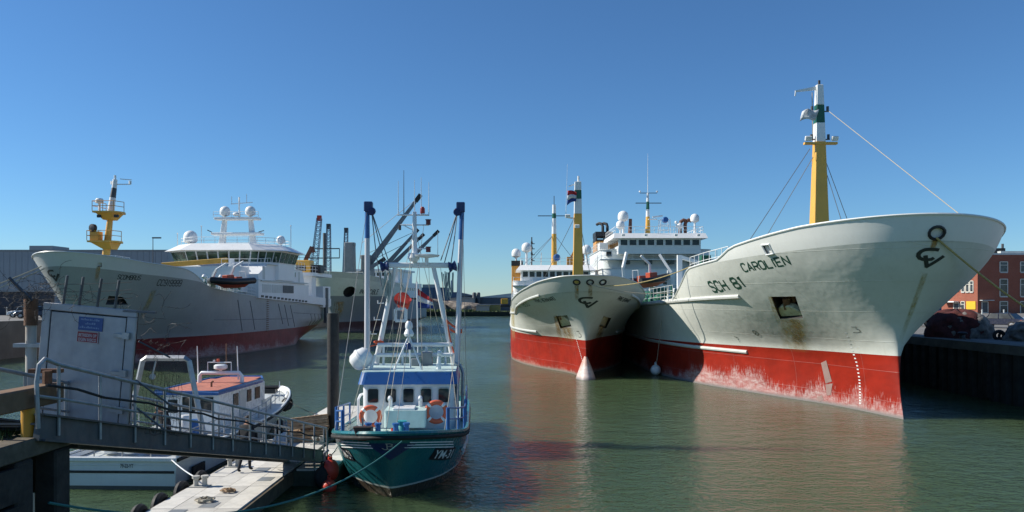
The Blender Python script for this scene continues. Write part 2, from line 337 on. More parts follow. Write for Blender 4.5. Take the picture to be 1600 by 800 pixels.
class Hull:
    def __init__(s, root, P):
        s.root = root; s.P = P; s.holes = []
        loc = root.location; s.M = Matrix.Translation(loc) @ root.rotation_euler.to_matrix().to_4x4(); s.Mi = s.M.inverted()
        U = P['len']+P['ftop']; nu = P.get('nu', 84)
        us = [U*(k/nu)**P.get('pw', 2.0) for k in range(nu+1)]
        low, bul = MB(), MB()
        zb = P.get('zb', -1.5); R1, R2 = P.get('rows', 22), 4
        def ring(mb, rows):
            n = len(rows[0]); base = len(mb.v)
            for sg in (-1, 1):
                for r in rows: mb.v += [V((sg*L, t, z)) for t, L, z in r]
            R = len(rows); off = base+R*n
            for i in range(R-1):
                for j in range(n-1):
                    a, b, c, d = i*n+j, i*n+j+1, (i+1)*n+j+1, (i+1)*n+j
                    mb.f.append((base+a, base+d, base+c, base+b)); mb.f.append((off+a, off+b, off+c, off+d))
            for i in range(R-1):      # transom
                a, d = i*n+n-1, (i+1)*n+n-1
                mb.f.append((base+a, base+d, off+d, off+a))
        rl = [[] for _ in range(R1+1)]; rb = [[] for _ in range(R2+1)]
        s.deckpts = []
        for u in us:
            tau = u-P['ftop']; S = interp(tau, *P['S']); S0 = interp(tau, *P['S0']); K = min(interp(tau, *P['K']), S-.04)
            for i in range(R1+1): rl[i].append(s.pos(u, zb+(K-zb)*i/R1, S0, U))
            for i in range(R2+1): rb[i].append(s.pos(u, K+(S-K)*i/R2, S0, U))
            t, L, z = rl[R1][-1]; s.deckpts.append((t, max(0, L-.05), z-.05))
        ring(low, rl); ring(bul, rb)
        s.low, s.bul = low, bul; s.top = rb[R2]
        s.bvh = BVHTree.FromPolygons([tuple(a) for a in low.v]+[tuple(a) for a in bul.v], low.f+[tuple(i+len(low.v) for i in q) for q in bul.f])
        s.bm = {}
        for k, mb in (('low', low), ('bul', bul)):
            me = bpy.data.meshes.new('tmp'); me.from_pydata([tuple(a) for a in mb.v], [], mb.f)
            bm = bmesh.new(); bm.from_mesh(me); bpy.data.meshes.remove(me)
            bmesh.ops.remove_doubles(bm, verts=bm.verts, dist=1e-4); s.bm[k] = bm
    def pos(s, u, z, S0, U):
        P = s.P; zq = z*(P['ztip']/S0) if z > 0 else z
        f = sinterp(zq, *P['f']); t = -f+u*(P['len']+f)/U; q = t+f
        Lw = sinterp(q, *P['Lw']); E, B = P['deck']; Ld = B*sqrt(max(0, 1-(1-min(1, q/E))**2))
        k = sinterp(zq, *P['w']); L = Lw*(1-k)+Ld*k
        if u < 1e-9: L = 0
        st = P.get('stern')
        if st:
            a = max(0, (t-(P['len']-st[0]))/st[0]); L *= 1-(1-st[1])*a*a
            if len(st) > 2 and z < st[2]: L *= 1-a*.75*min(1, (st[2]-z)/st[2])
        return (t, L, z)
    def ray(s, px, py):
        o = s.Mi @ EYE; d = (s.Mi.to_3x3() @ V(((px-800)/FPX, 1, -(py-HZ)/FPX))).normalized(); return o, d
    def hit(s, px, py):
        o, d = s.ray(px, py); h = s.bvh.ray_cast(o, d)
        if h[0] is None:                 # just off the silhouette: take the nearest plating
            best = None
            for i in range(400):
                p = o+d*(8+i*.5); q = s.bvh.find_nearest(p)
                if best is None or q[3] < best[0]: best = (q[3], q)
            h = best[1]
        nn = h[1]; nn = -nn if nn.dot(d) > 0 else nn
        return h[0], nn
    def side(s, t, z, sg=-1):
        h = s.bvh.ray_cast(V((sg*60, t, z)), V((-sg, 0, 0))); return h[0]
    def frame(s, pa, pb):
        A, na = s.hit(*pa); B, nb = s.hit(*pb); u = (B-A).normalized(); d = -(na+nb).normalized(); d = (d-u*d.dot(u)).normalized()
        v = (-d).cross(u).normalized(); return A, B, u, v, d
    def lay(s, vs, o, u, v, d, off=.012):
        r = []
        for a, b in vs:
            p = o+u*a+v*b; h = s.bvh.ray_cast(p-d*2.5, d, 6)
            if h[0] is None: r.append(p-d*off)
            else:
                nn = h[1] if h[1].dot(d) < 0 else -h[1]; r.append(h[0]+nn*off)
        return r
    def text(s, txt, pa, pb, hgt, m, bold=.02, name='lettering', mirror=True, off=.006):
        A, B, u, v, d = s.frame(pa, pb); W = (B-A).length; k = 0
        for word in txt.split(' '):              # one part for each painted word
            vs, fs = text2d(txt, bold) if '-' in txt else block2d(txt, W/hgt, bold, range(k, k+len(word))); k += len(word)+1
            MB().add(s.lay([(x*W, y*hgt) for x, y in vs], A, u, v, d, off), fs).build(name, m, s.root)
    def mark(s, shape, pc, wid, hgt, m, name='emblem', tilt=0, off=.014):
        c, nn = s.hit(*pc); d = -nn; u = (V((0, 0, 1)).cross(-d)).normalized(); v = (-d).cross(u)
        u, v = u*cos(tilt)+v*sin(tilt), v*cos(tilt)-u*sin(tilt)
        vs, fs = shape; mb = MB(); mb.add(s.lay([((x-.5)*wid, (y-.5)*hgt) for x, y in vs], c, u, v, d, off), fs)
        return mb.build(name, m, s.root)
    def patch(s, pa, pb, length, m, name='rust_stain', nx=6, ny=10, off=.007):
        A, B, u, v, d = s.frame(pa, pb); W = (B-A).length; down = V((0, 0, -1)); down = (down-d*down.dot(d)).normalized()
        vs = [(i/nx*W, j/ny) for j in range(ny+1) for i in range(nx+1)]; pts = []
        for a, b in vs:
            p = A+u*a+down*(b*length); h = s.bvh.ray_cast(p-d*2.5, d, 6)
            pts.append(p-d*off if h[0] is None else h[0]+(h[1] if h[1].dot(d) < 0 else -h[1])*off)
        me = bpy.data.meshes.new(name)
        fs = [(j*(nx+1)+i, (j+1)*(nx+1)+i, (j+1)*(nx+1)+i+1, j*(nx+1)+i+1) for j in range(ny) for i in range(nx)]
        me.from_pydata([tuple(p) for p in pts], [], fs); uv = me.uv_layers.new(name='UVMap')
        for lp in me.loops: a, b = vs[lp.vertex_index]; uv.data[lp.index].uv = (a/W, 1-b)
        me.materials.append(m); o = bpy.data.objects.new(name, me); COL.objects.link(o); o.parent = s.root; return o
    def patch4(s, quad, m, name='rust_stain', nx=7, ny=10, off=.007):
        a, b, c, d = quad; vs = [(i/nx, j/ny) for j in range(ny+1) for i in range(nx+1)]; pts = []
        for x, y in vs:
            h, nn = s.hit(*((a[k]*(1-x)+b[k]*x)*(1-y)+(d[k]*(1-x)+c[k]*x)*y for k in (0, 1))); pts.append(h+nn*off)
        me = bpy.data.meshes.new(name)
        me.from_pydata([tuple(p) for p in pts], [], [(j*(nx+1)+i, (j+1)*(nx+1)+i, (j+1)*(nx+1)+i+1, j*(nx+1)+i+1) for j in range(ny) for i in range(nx)]); uv = me.uv_layers.new(name='UVMap')
        for lp in me.loops: x, y = vs[lp.vertex_index]; uv.data[lp.index].uv = (x, 1-y)
        me.materials.append(m); o = bpy.data.objects.new(name, me); COL.objects.link(o); o.parent = s.root; return o
    def rail(s, pts, r, m, name='rub_rail', both=True, n=26):   # pts: (t, z) along the side
        for sg in ((-1, 1) if both else (-1,)):
            path = []
            for i in range(n+1):
                k = i/n*(len(pts)-1); a = min(int(k), len(pts)-2); k -= a
                q = s.side(pts[a][0]*(1-k)+pts[a+1][0]*k, pts[a][1]*(1-k)+pts[a+1][1]*k, sg)
                if q is not None: path.append(q)
            MB().tube(path, r, 8).build(name, m, s.root, True)
    def cut(s, part, corners, m, name, depth=.8, rim=None, rimr=.05, rimm=None, through=False):
        """corners: a closed outline on the hull; opens the plating there and lines the recess"""
        c = sum(corners, V())/len(corners); h = s.bvh.find_nearest(c); d = -(h[1]); o = s.M.inverted() @ EYE
        if d.dot(c-o) < 0: d = -d
        bm = s.bm[part]; n = len(corners); rad = max((q-c).length for q in corners)+1.6
        planes = []
        for i in range(n):
            p, q = corners[i], corners[(i+1) % n]; nn = (q-p).cross(d).normalized()
            if nn.dot(c-p) > 0: nn = -nn
            planes.append((p, nn))
            fs = [f for f in bm.faces if (f.calc_center_median()-c).length < rad]
            geom = list(fs)+list({e for f in fs for e in f.edges})+list({v for f in fs for v in f.verts})
            bmesh.ops.bisect_plane(bm, geom=geom, dist=1e-5, plane_co=p, plane_no=nn)
        ins = [f for f in bm.faces if (f.calc_center_median()-c).length < rad and all((f.calc_center_median()-p).dot(nn) < 1e-6 for p, nn in planes)]
        si = set(ins); seg = [(e.verts[0].co.copy(), e.verts[1].co.copy()) for f in ins for e in f.edges if not all(g in si for g in e.link_faces)]
        bmesh.ops.delete(bm, geom=ins, context='FACES')
        if not through:
            mb = MB(); cc = c+d*depth
            for a, b in seg: mb.add([a, b, b+d*depth, a+d*depth, cc], [(0, 1, 2, 3), (3, 2, 4)])
            mb.build(name, m, s.root)
        if rim:
            mb = MB(); nc = 3 if n > 8 else 1
            mb.tube([q-d*.01 for q in corners]+[corners[0]-d*.01, corners[1]-d*.01], rimr, 6, False).build(rim, rimm, s.root, True)
        return c, d
    def done(s, mlow, mbul, mdeck, hull_label=None):
        for k, nm, m in (('low', 'hull', mlow), ('bul', 'bulwark', mbul)):
            bm = s.bm[k]; bmesh.ops.recalc_face_normals(bm, faces=bm.faces)
            me = bpy.data.meshes.new(nm); bm.to_mesh(me); bm.free(); me.materials.append(m)
            me.polygons.foreach_set('use_smooth', [True]*len(me.polygons)); me.set_sharp_from_angle(angle=radians(42))
            o = bpy.data.objects.new(nm, me); COL.objects.link(o); o.parent = s.root
        mb = MB(); n = len(s.deckpts)
        mb.add([(-L, t, z) for t, L, z in s.deckpts]+[(L, t, z) for t, L, z in s.deckpts], [(i, n+i, n+i+1, i+1) for i in range(n-1)])
        mb.build('deck', mdeck, s.root)
        lin = MB(); n = len(s.top)               # inboard face of the bulwark plating
        for sg in (-1, 1):
            b0 = len(lin.v); lin.v += [V((sg*max(0, L-.09), t+.09, z-.02)) for t, L, z in s.top]+[V((sg*max(0, L2-.09), t2+.09, z2+.03)) for t2, L2, z2 in s.deckpts]
            lin.f += [(b0+i, b0+i+1, b0+n+i+1, b0+n+i) for i in range(n-1)]
        lin.build('bulwark_lining', mbul, s.root, True)
        # cap rail along the bulwark edge
        for sg in (-1, 1):
            MB().tube([(sg*(L), t, z) for t, L, z in s.top], s.P.get('cap', .06), 6).build('cap_rail', mbul, s.root, True)
def stain_mat(name, c1, c2, amt=.9):
    n = N(name); uv = n.tc.outputs['UV']; x, y, z = n.sep(uv)
    a = n.noise(n.scale(n.obj, (3, 3, .3)), 1.2, 4, .6); b = n.noise(n.obj, 2.5, 5, .7)
    side = n.math('MULTIPLY', n.rng(x, 0, .25), n.rng(x, 1, .75)); vert = n.math('MULTIPLY', n.rng(y, 0, .45), n.rng(y, 1, .93))
    k = n.math('MULTIPLY', n.math('MULTIPLY', side, vert), n.rng(a, .25, .72)); k = n.math('MULTIPLY', k, amt, clamp=True)
    n.link(n.mix(n.rng(b, .3, .7), c1, c2), n.b.inputs['Base Color']); n.b.inputs['Roughness'].default_value = .8
    n.link(k, n.b.inputs['Alpha']); return n.m
RUST = stain_mat('rust_streak', (.36, .17, .03), (.45, .33, .12), .85)
SCUM = stain_mat('yellow_stain', (.46, .41, .2), (.42, .31, .1), .75)
DECK = mat('deck_green', (.05, .12, .08), .7, var=.2, dirt=.2)

# small ship fittings ------------------------------------------------------------
def dome(root, c, r, stem, m=WHITE, name='satellite_dome'):
    p = [(r*.72, 0), (r*.92, r*.12), (r, r*.35), (r, r*.9)]+[(r*cos(a), r*.9+r*.95*sin(a)) for a in (pi/8, pi/4, 3*pi/8, pi*.46, pi*.495)]
    o = MB().lathe(p, 18, c).build(name, m, root, True)
    MB().tube([(c[0], c[1], c[2]-stem), c], r*.22, 8).lathe([(r*.5, 0), (r*.5, .08)], 10, (c[0], c[1], c[2]-.1)).build('pedestal', m, o, True)
    return o
def fence(root, pts, h, m, name='railing', r=.025, step=1.2, bars=(.5, 1)):
    mb = MB(); pts = [V(p) for p in pts]
    for k in bars: mb.tube([p+V((0, 0, h*k)) for p in pts], r, 5)
    for a, b in zip(pts, pts[1:]):
        n = max(1, round((b-a).length/step))
        for i in range(n+(1 if b is pts[-1] else 0)): q = a.lerp(b, i/n); mb.tube([q, q+V((0, 0, h))], r, 5)
    return mb.build(name, m, root)
def windows_row(root, a, b, n, z0, z1, gap, outn, m=GLASS, depth=.04, fm=None, name='window'):
    """n panes between plan points a and b"""
    a, b = V((*a, 0)), V((*b, 0)); u = (b-a); W = u.length; u.normalize(); o = V((*outn, 0)).normalized()
    w = W/n
    for i in range(n):
        p = a+u*(w*i+gap/2); q = a+u*(w*(i+1)-gap/2)
        mb = MB(); A = [p+V((0, 0, z0)), q+V((0, 0, z0)), q+V((0, 0, z1)), p+V((0, 0, z1))]
        mb.add([k-o*.02 for k in A]+[k+o*depth for k in A], [(0, 1, 2, 3), (7, 6, 5, 4), (0, 4, 5, 1), (1, 5, 6, 2), (2, 6, 7, 3), (3, 7, 4, 0)])
        wn = mb.build(name, m, root)
        if fm:
            f = MB(); t = gap*.28
            for P_, Q_ in ((A[0], A[1]), (A[1], A[2]), (A[2], A[3]), (A[3], A[0])): f.beam(P_+o*depth, Q_+o*depth, t, t, up=o)
            f.build('window_frame', fm, wn)
def rescue_boat(loc, rz, L, label, tiltx=0):
    t = thing('rescue_boat', label, 'rescue boat', loc, rz); t.rotation_euler = (tiltx, 0, rz)
    hw = L*.2; mb = MB()   # rigid hull
    st = [(-.5, .9, .0), (-.2, 1, 0), (.15, .95, .02), (.38, .55, .1), (.5, .04, .22)]; vs = []
    for y, k, z in st: vs += [(-hw*k, y*L, .15+z*L*.3), (0, y*L, -.45+z*L*.9), (hw*k, y*L, .15+z*L*.3)]
    fs = [(i*3+j, i*3+j+1, i*3+j+4, i*3+j+3) for i in range(4) for j in range(2)]+[(2, 1, 0)]+[(i*3, i*3+3, i*3+5, i*3+2) for i in range(4)]
    mb.add(vs, fs).build('hull', ORUB, t, True)
    path = [(-hw*1.05, -.5*L, .28), (-hw*1.1, -.2*L, .28), (-hw*1.05, .15*L, .32), (-hw*.6, .38*L, .45), (0, .5*L, .58), (hw*.6, .38*L, .45), (hw*1.05, .15*L, .32), (hw*1.1, -.2*L, .28), (hw*1.05, -.5*L, .28)]
    MB().tube(path, L*.062, 10).build('inflated_tube', BLACK, t, True)
    MB().bb(-.35, .35, -.1*L, .12*L, .2, 1.0).bb(-.25, .25, -.38*L, -.2*L, .2, .75).build('console', ORUB, t, bevel=.05)
    MB().tube([(-.4, -.45*L, .2), (-.4, -.45*L, 1.3), (.4, -.45*L, 1.3), (.4, -.45*L, .2)], .04, 6).build('roll_bar', WHITE, t, True)
    return t
def mast_bands(root, base, top, w0, w1, bands, name='mast', round_=False):
    """bands: list of (fraction from, to, material); first is the mast itself"""
    base, top = V(base), V(top); first = None
    for a, b, m in bands:
        p, q = base.lerp(top, a), base.lerp(top, b); wa, wb = w0+(w1-w0)*a, w0+(w1-w0)*b
        mb = MB()
        if round_: mb.tube([p, q], [wa/2, wb/2], 14)
        else: mb.beam(p, q, wa, wa, up=(0, 1, 0), w2=wb, h2=wb)
        o = mb.build(name if first is None else 'painted_band', m, first or root, round_, bevel=0 if round_ else .02)
        if first is None: first = o
    return first
# ================================================================ grey trawler, nearest (starboard bow lit)
def rrect(x0, x1, y0, y1, r, k=5):
    P = []
    for cx, cy, a in ((x1-r, y1-r, 0), (x0+r, y1-r, pi/2), (x0+r, y0+r, pi), (x1-r, y0+r, 3*pi/2)):
        P += [(cx+r*cos(a+pi/2*i/k), cy+r*sin(a+pi/2*i/k)) for i in range(k+1)]
    return P
def block(root, poly, z0, z1, m, name, smooth=True, bevel=0):
    return MB().prism(poly, (0, 0, z0), (1, 0, 0), (0, 1, 0), z1-z0).build(name, m, root, smooth, bevel, 25)
def frustum(root, p0, z0, p1, z1, m, name):
    n = len(p0); return MB().add([(*p, z0) for p in p0]+[(*p, z1) for p in p1], [tuple(range(n-1, -1, -1)), tuple(range(n, 2*n))]+[(i, (i+1) % n, n+(i+1) % n, n+i) for i in range(n)]).build(name, m, root)
def ring_pts(H, pc, rx, rz_, n=14):
    c, nn = H.hit(*pc); u = V((0, 0, 1)).cross(nn).normalized(); v = nn.cross(u); r = []
    for i in range(n):
        a = 2*pi*i/n; r += H.lay([(rx*cos(a), rz_*sin(a))], c, u, v, -nn, 0)
    return r
def floodlight(root, c, aim=(0, -1, -.4)):
    o = MB().box(c, (.42, .16, .3), V(aim).to_track_quat('Y', 'Z').to_matrix()).build('floodlight', WHITE, root, bevel=.03); return o
HULLA = hull_mat('grey_red_hull', (.62, .63, .58), (.28, .016, .006), 3.18, .55, 2.1, .12, trim=.013)
BULA = mat('bulwark_grey', (.74, .75, .72), .38, var=.04, sc=.3, dirt=.08, dcol=(.3, .25, .17))
HULLB = hull_mat('grey_red_hull_stained', (.56, .57, .515), (.29, .017, .007), 2.95, .75, 1.0, .22, foulcol=(.6, .5, .42))
BULB = mat('bulwark_grey_stained', (.56, .57, .53), .4, var=.05, sc=.3, dirt=.12, dcol=(.3, .24, .14))
RAILM = mat('rub_rail_grey', (.55, .56, .53), .4, var=.06)
ANCHOR = mat('anchor_ivory', (.6, .52, .33), .6, var=.15, sc=3, dirt=.8, dcol=(.33, .15, .04), streak=False)
POCKET = mat('pocket_black', (.02, .017, .015), .7, var=.4, sc=3)
def anchor_in_pocket(H, px4, label, d=.7, mp=None, w=1.0):
    cs = [H.hit(*p)[0] for p in px4]
    c, dd = H.cut('low', cs, mp or POCKET, 'anchor_pocket', d)
    u = (cs[2]-cs[3]).normalized(); v = (-dd).cross(u).normalized()
    lo = (cs[2]+cs[3])/2; W = (cs[2]-cs[3]).length
    mb = MB()
    poly = [(-.49, 0), (.49, 0), (.44, .22), (.3, .38), (.12, .44), (-.12, .44), (-.3, .38), (-.44, .22)]
    mb.prism([(a*W*w, b*W*w) for a, b in poly], lo+dd*.48+v*.04, u, v, .34)
    a = mb.build('anchor', ANCHOR, H.root, bevel=.05)
    MB().beam(lo+v*W*.3+dd*.25, c+v*W*.22+dd*.35, .2*W, .2).box(c+v*W*.18+dd*.4, (.3*W, .2, .12), Matrix((u, -dd, v)).transposed()).build('shank', RUSTY, a)
    MB().torus(c+dd*d*.8+v*W*.1, .13*W, .06*W, dd).build('hawse_pipe', RUSTY, H.root, True)
    return c, cs
A = thing('trawler', 'largest grey trawler, red below, at the right quay with green lettering on its bow', 'ship', (19.8, 38.9, 0))
HA = Hull(A, dict(len=98, ftop=3.2, f=([-1.5, 0, 1.5, 3.2, 8.85, 10.05, 11], [.4, .06, -.3, -.42, 2.72, 3.16, 3.5]),
    Lw=([0, 5.1, 9.4, 18.9, 27, 40], [0, 1.25, 3.15, 6.8, 8.1, 8.3]), deck=(14.2, 8.25),
    w=([0, 3.2, 4.5, 6, 8.85, 10.05], [0, .12, .36, .62, .94, 1]), ztip=10.05,
    S0=([-3.2, 0, 5, 12, 98], [10.05, 9.8, 9.4, 9.2, 9.2]),
    S=([-3.2, 0, 4.8, 6.2, 6.6, 12, 16.5, 30, 98], [10.05, 9.75, 9.05, 8.5, 8.42, 8.12, 6.1, 5.75, 5.7]),
    K=([-3.2, 0, 5, 12, 16.5, 98], [8.85, 8.62, 8.36, 8.08, 6.0, 5.6]), stern=(20, .85)))
HA.text('CAROLIEN', (1163, 424.5), (1236, 412.5), .52, LETTER, .20)
HA.text('SCH 81', (1115, 456.5), (1167, 447.5), .74, LETTER, .215, name='registration_lettering')
HA.mark(strokes2d(*LOGO), (1453, 404), 1.4, 1.1, LETTERB, tilt=-.05)
HA.mark(strokes2d([[(.1, .95), (.75, .95), (.6, .62), (.95, .5), (.9, .12), (.55, .02), (0, .02)]], .07), (1337, 515), .5, .42, LETTERB, 'bow_mark')
pr = [[(.5+.08*cos(a), .5+.08*sin(a)), (.5+.3*cos(a-.25), .5+.3*sin(a-.25)), (.5+.36*cos(a+.25), .5+.36*sin(a+.25))] for a in (pi/4, 3*pi/4, 5*pi/4, 7*pi/4)]
HA.mark(strokes2d([[(.5+.46*cos(2*pi*i/20), .5+.46*sin(2*pi*i/20)) for i in range(21)]]+pr, .1), (1181, 520), .5, .5, LETTER, 'thruster_mark')
HA.mark(strokes2d([[(0, 1), (1, .85)], [(.55, .9), (.55, .0)], [(.55, .45), (.85, .5)]], .1), (1153, 530), .3, .5, LETTER, 'hull_mark')
dm = MB()
PX = [(1322, 520), (1331, 544), (1339, 568), (1343, 592), (1344, 612), (1344, 630)]
for i in range(22):
    k = i/21*5; a = min(4, int(k)); k -= a
    p, nn = HA.hit(PX[a][0]+(PX[a+1][0]-PX[a][0])*k, PX[a][1]+(PX[a+1][1]-PX[a][1])*k); u = V((0, 0, 1)).cross(nn).normalized(); v = nn.cross(u)
    dm.add(HA.lay([(-.07, -.035), (.07, -.035), (.07, .035), (-.07, .035)], p, u, v, -nn), [(0, 1, 2, 3)])
dm.build('draught_marks', WHITE, A)
PRIMER = mat('bare_primer', (.30, .2, .18), .6, var=.12)
for q in ([(1283, 567), (1291, 563), (1300, 596), (1290, 599)], [(1290, 601), (1301, 599), (1298, 617), (1292, 618)], [(1276, 621), (1284, 617), (1287, 624), (1280, 628)]):
    MB().add([HA.hit(*p)[0]+HA.hit(*p)[1]*.01 for p in q], [(0, 1, 2, 3)]).build('worn_patch', PRIMER, A)
HA.patch4([(1212, 497), (1262, 497), (1272, 552), (1222, 550)], SCUM, 'yellow_stain'); HA.patch4([(1232, 497), (1252, 497), (1262, 551), (1240, 550)], RUST)
HA.patch4([(1441, 425), (1452, 425), (1408, 540), (1400, 540)], SCUM, 'yellow_stain'); HA.patch4([(1199, 462), (1206, 462), (1221, 502), (1211, 502)], SCUM, 'yellow_stain')
anchor_in_pocket(HA, [(1204.5, 463.5), (1243, 463), (1255, 497), (1219, 498.5)], 'anchor')
HA.cut('bul', ring_pts(HA, (1464, 364), .37, .31), DGREY, 'fairlead', through=True, rim='fairlead_ring', rimr=.075, rimm=BLACK)
HA.patch4([(1456, 372), (1468, 372), (1460, 396), (1450, 396)], RUST)
# mooring port with a roller sill
cs = [HA.hit(*p)[0] for p in ((1190, 383), (1202, 381.5), (1209, 396), (1198, 398))]
HA.cut('bul', cs, DGREY, 'mooring_port', .5, rim='port_frame', rimr=.05, rimm=WHITE)
MB().beam(cs[3]+V((-.06, -.05, -.03)), cs[2]+V((-.02, -.05, -.02)), .14, .07).build('sill', WHITE, A, bevel=.02)
p1 = HA.hit(1156, 463)[0]; p2 = HA.hit(1168, 550)[0]
HA.rail([(p1.y, p1.z), (p1.y+6, 6.12), (30, 5.6), (70, 5.4), (96, 5.4)], .15, RAILM, n=40)
HA.rail([(p2.y, p2.z), (p2.y+8, p2.z+.0), (50, 2.7), (90, 2.7)], .13, RAILM, n=40)
HA.done(HULLA, BULA, DECK)
# foremast on the forecastle
fm = mast_bands(A, (0, 10.6, 7.6), (0, 10.6, 19.9), 1.12, .40, [(0, .70, YELLOW), (.70, .80, WHITE), (.80, .894, GREEN), (.894, 1, WHITE)], 'foremast')
MB().beam((.1, 10.6, 19.75), (-1.55, 10.6, 19.5), .16, .24, w2=.08, h2=.1).beam((-1.5, 10.6, 19.55), (-1.55, 10.6, 19.2), .07).build('gaff', WHITE, fm)
MB().tube([(0, 10.6, 19.9), (0, 10.6, 20.2)], .08, 8).build('masthead_lamp', BLACK, fm)
for z, x in ((18.3, .5), (18.3, -.5), (16.5, .55), (16.5, -.55)):
    MB().beam((0, 10.5, z-.12), (x*1.15, 10.5, z-.12), .1, .06).tube([(x, 10.5, z-.08), (x, 10.5, z+.2)], .09, 8).build('navigation_lamp', DGREY, fm)
for sx in (-1, 1):
    MB().beam((0, 10.4, 16.1), (sx*1.05, 10.4, 16.1), .3, .14).build('lamp_bracket', YELLOW, fm)
    f = floodlight(fm, (sx*.85, 10.2, 16.38)); f.scale = (1, 1, 1)
MB().tube([(-.5, 10.5, 19.4), (-.45, 10.5, 16.3)], .03, 5).build('signal_halyard', ROPE, fm)
for a, b in (((.5, 10.4, 18.2), (2.9, -1.5, 9.5)), ((.2, 10.6, 15.6), (3.6, 12, 8.2)), ((-.2, 10.6, 15.6), (-3.6, 14, 8.2)), ((.1, 10.6, 15.4), (1.6, 9, 8.3)), ((-.6, 10.6, 15.8), (-6.4, 6, 8.8))):
    MB().tube([a, b], .022, 5).build('stay', WIRE if a[2] < 17 else ROPE, fm)
fl = MB()
for i in range(7):
    for j in range(5): fl.v.append(V((-1.35+i*.17+.04*j, 10.3+.1*sin(i*1.4+j*.6), 17.5+j*.16+.10*sin(i*.9)+i*.03)))
fl.f = [(i*5+j, (i+1)*5+j, (i+1)*5+j+1, i*5+j+1) for i in range(6) for j in range(4)]
FLAGW = mat('weathered_flag', (.5, .52, .54), .8, var=.35, sc=3)
fo = fl.build('flag', FLAGW, None, True); fo.location = A.location; tag(fo, 'tattered grey and white pennant flying from the tallest yellow mast', 'flag', 'flags on the ships')
so_ = fo.modifiers.new('thickness', 'SOLIDIFY'); so_.thickness = .01
fence(A, [(-6.9, 6.9, 8.3), (-7.6, 10, 8.1), (-7.9, 12.4, 7.95)], .95, WHITE, step=.8)
fence(A, [(6.9, 6.9, 8.3), (7.6, 10, 8.1), (7.9, 12.4, 7.95)], .95, WHITE, step=.8)
MB().bb(-6.0, -1.0, 13, 15.5, 5.6, 7.9).bb(1, 6, 13, 15.5, 5.6, 7.9).build('forecastle_bulkhead', CREAM, A)
MB().bb(-7.35, -6.7, 11.6, 12.4, 8.0, 9.0).build('winch_cover', GREEN, A, bevel=.05)
fence(A, [(-8.1, 17, 6.0), (-8.2, 30, 5.75), (-8.2, 64, 5.7)], 1.15, LGREY, step=1.5, bars=(.33, .66, 1))
fence(A, [(8.1, 17, 6.0), (8.2, 30, 5.75), (8.2, 64, 5.7)], 1.15, LGREY, step=1.5, bars=(.33, .66, 1))
NETG = mat('green_net_rope', (.02, .13, .075), .9, var=.4, sc=9, bump=.8, bsc=20)
for y, z, r in ((27, 6.1, .7), (29, 6.0, .6), (32, 6.2, .8)): MB().ball((-7.2, y, z), r, 12, 7, (1, 1.3, .9)).build('net_bundle', NETG, A, True)
MB().lathe([(.9, -1), (.9, -.9), (.45, -.9), (.45, .9), (.9, .9), (.9, 1)], 16, (-4.5, 40, 6.9), (1, 0, 0)).build('winch_drum', GREEN, A, True)
MB().bb(-3, 3, 36, 52, 5.6, 7.3).build('hatch_house', CREAM, A, bevel=.05)
# accommodation and wheelhouse
block(A, rrect(-7.6, 7.6, 65, 88, 1.3), 5.6, 10.3, CREAM, 'lower_house')
block(A, rrect(-7.6, 7.6, 66.2, 84, 1.6), 10.3, 13.0, CREAM, 'upper_house')
MB().bb(-7.9, 7.9, 64.4, 66.4, 11.5, 11.62).build('bridge_walkway', LGREY, A)
fence(A, [(-7.8, 78, 10.4), (-7.8, 64.5, 11.62), (7.8, 64.5, 11.62)], 1.05, WHITE, step=1.4)
wh = block(A, [(-5.5, 64), (5.5, 64), (5.5, 74), (-5.5, 74)], 12.3, 14.35, CREAM, 'wheelhouse', False)
windows_row(A, (-5.4, 64), (5.4, 64), 9, 13.42, 14.22, .22, (0, -1), GLASS, .05, WHITE)
windows_row(A, (-5.5, 73.5), (-5.5, 64.3), 5, 13.42, 14.22, .3, (-1, 0), GLASS, .05)
frustum(A, [(-6.3, 63.3), (6.3, 63.3), (6.3, 75.5), (-6.3, 75.5)], 14.35, [(-6.1, 63.9), (6.1, 63.9), (6.1, 75), (-6.1, 75)], 15.05, WHITE, 'wheelhouse_roof')
fence(A, [(-5.9, 75, 15.05), (-5.9, 64.4, 15.05), (5.9, 64.4, 15.05), (5.9, 75, 15.05)], .95, WHITE, step=1.3, r=.03)
for i, x in enumerate((-5, -2, 2, 5)): floodlight(A, (x, 63.2, 14.75))
for k, (x0, z) in enumerate([(-6.9, 12.1)]+[(x, 10.95) for x in (-4.6, -1.6, 1.4, 4.4)]):
    MB().bb(x0, x0+.75, 64.93 if k else 66.13, 66.4, z, z+.7).build('porthole_window', GLASS, A)
for x0 in (-6.6, -4.2, -1.8, .6, 3, 5.4): MB().bb(x0, x0+.6, 64.95, 65.1, 8.2, 8.9).build('porthole_window', GLASS, A)
fun = MB().bb(-7.3, -4.8, 75.5, 79.5, 10.3, 14.9).build('funnel', OCHRE, A, bevel=.08)
MB().bb(-7.35, -4.75, 75.45, 79.55, 15.6, 16.3).bb(-7.35, -4.75, 75.45, 79.55, 14.9, 15.15).bb(-7.3, -7.1, 75.5, 79.5, 15.15, 15.6).bb(-5, -4.8, 75.5, 75.7, 15.15, 15.6).bb(-6.2, -6, 75.5, 75.7, 15.15, 15.6).build('funnel_top', BLACK, fun)
for x in (-6.1, -5.4): MB().tube([(x, 77, 15.5), (x, 77, 17.2), (x-.1, 77.2, 17.6), (x-.5, 77.6, 17.75), (x-.8, 78, 17.6)], .22, 9).build('exhaust_pipe', BLACK, fun, True)
fun2 = MB().bb(4.8, 7.3, 75.5, 79.5, 10.3, 14.9).build('funnel', OCHRE, A, bevel=.08)
MB().bb(4.75, 7.35, 75.45, 79.55, 14.9, 16).build('funnel_top', BLACK, fun2)
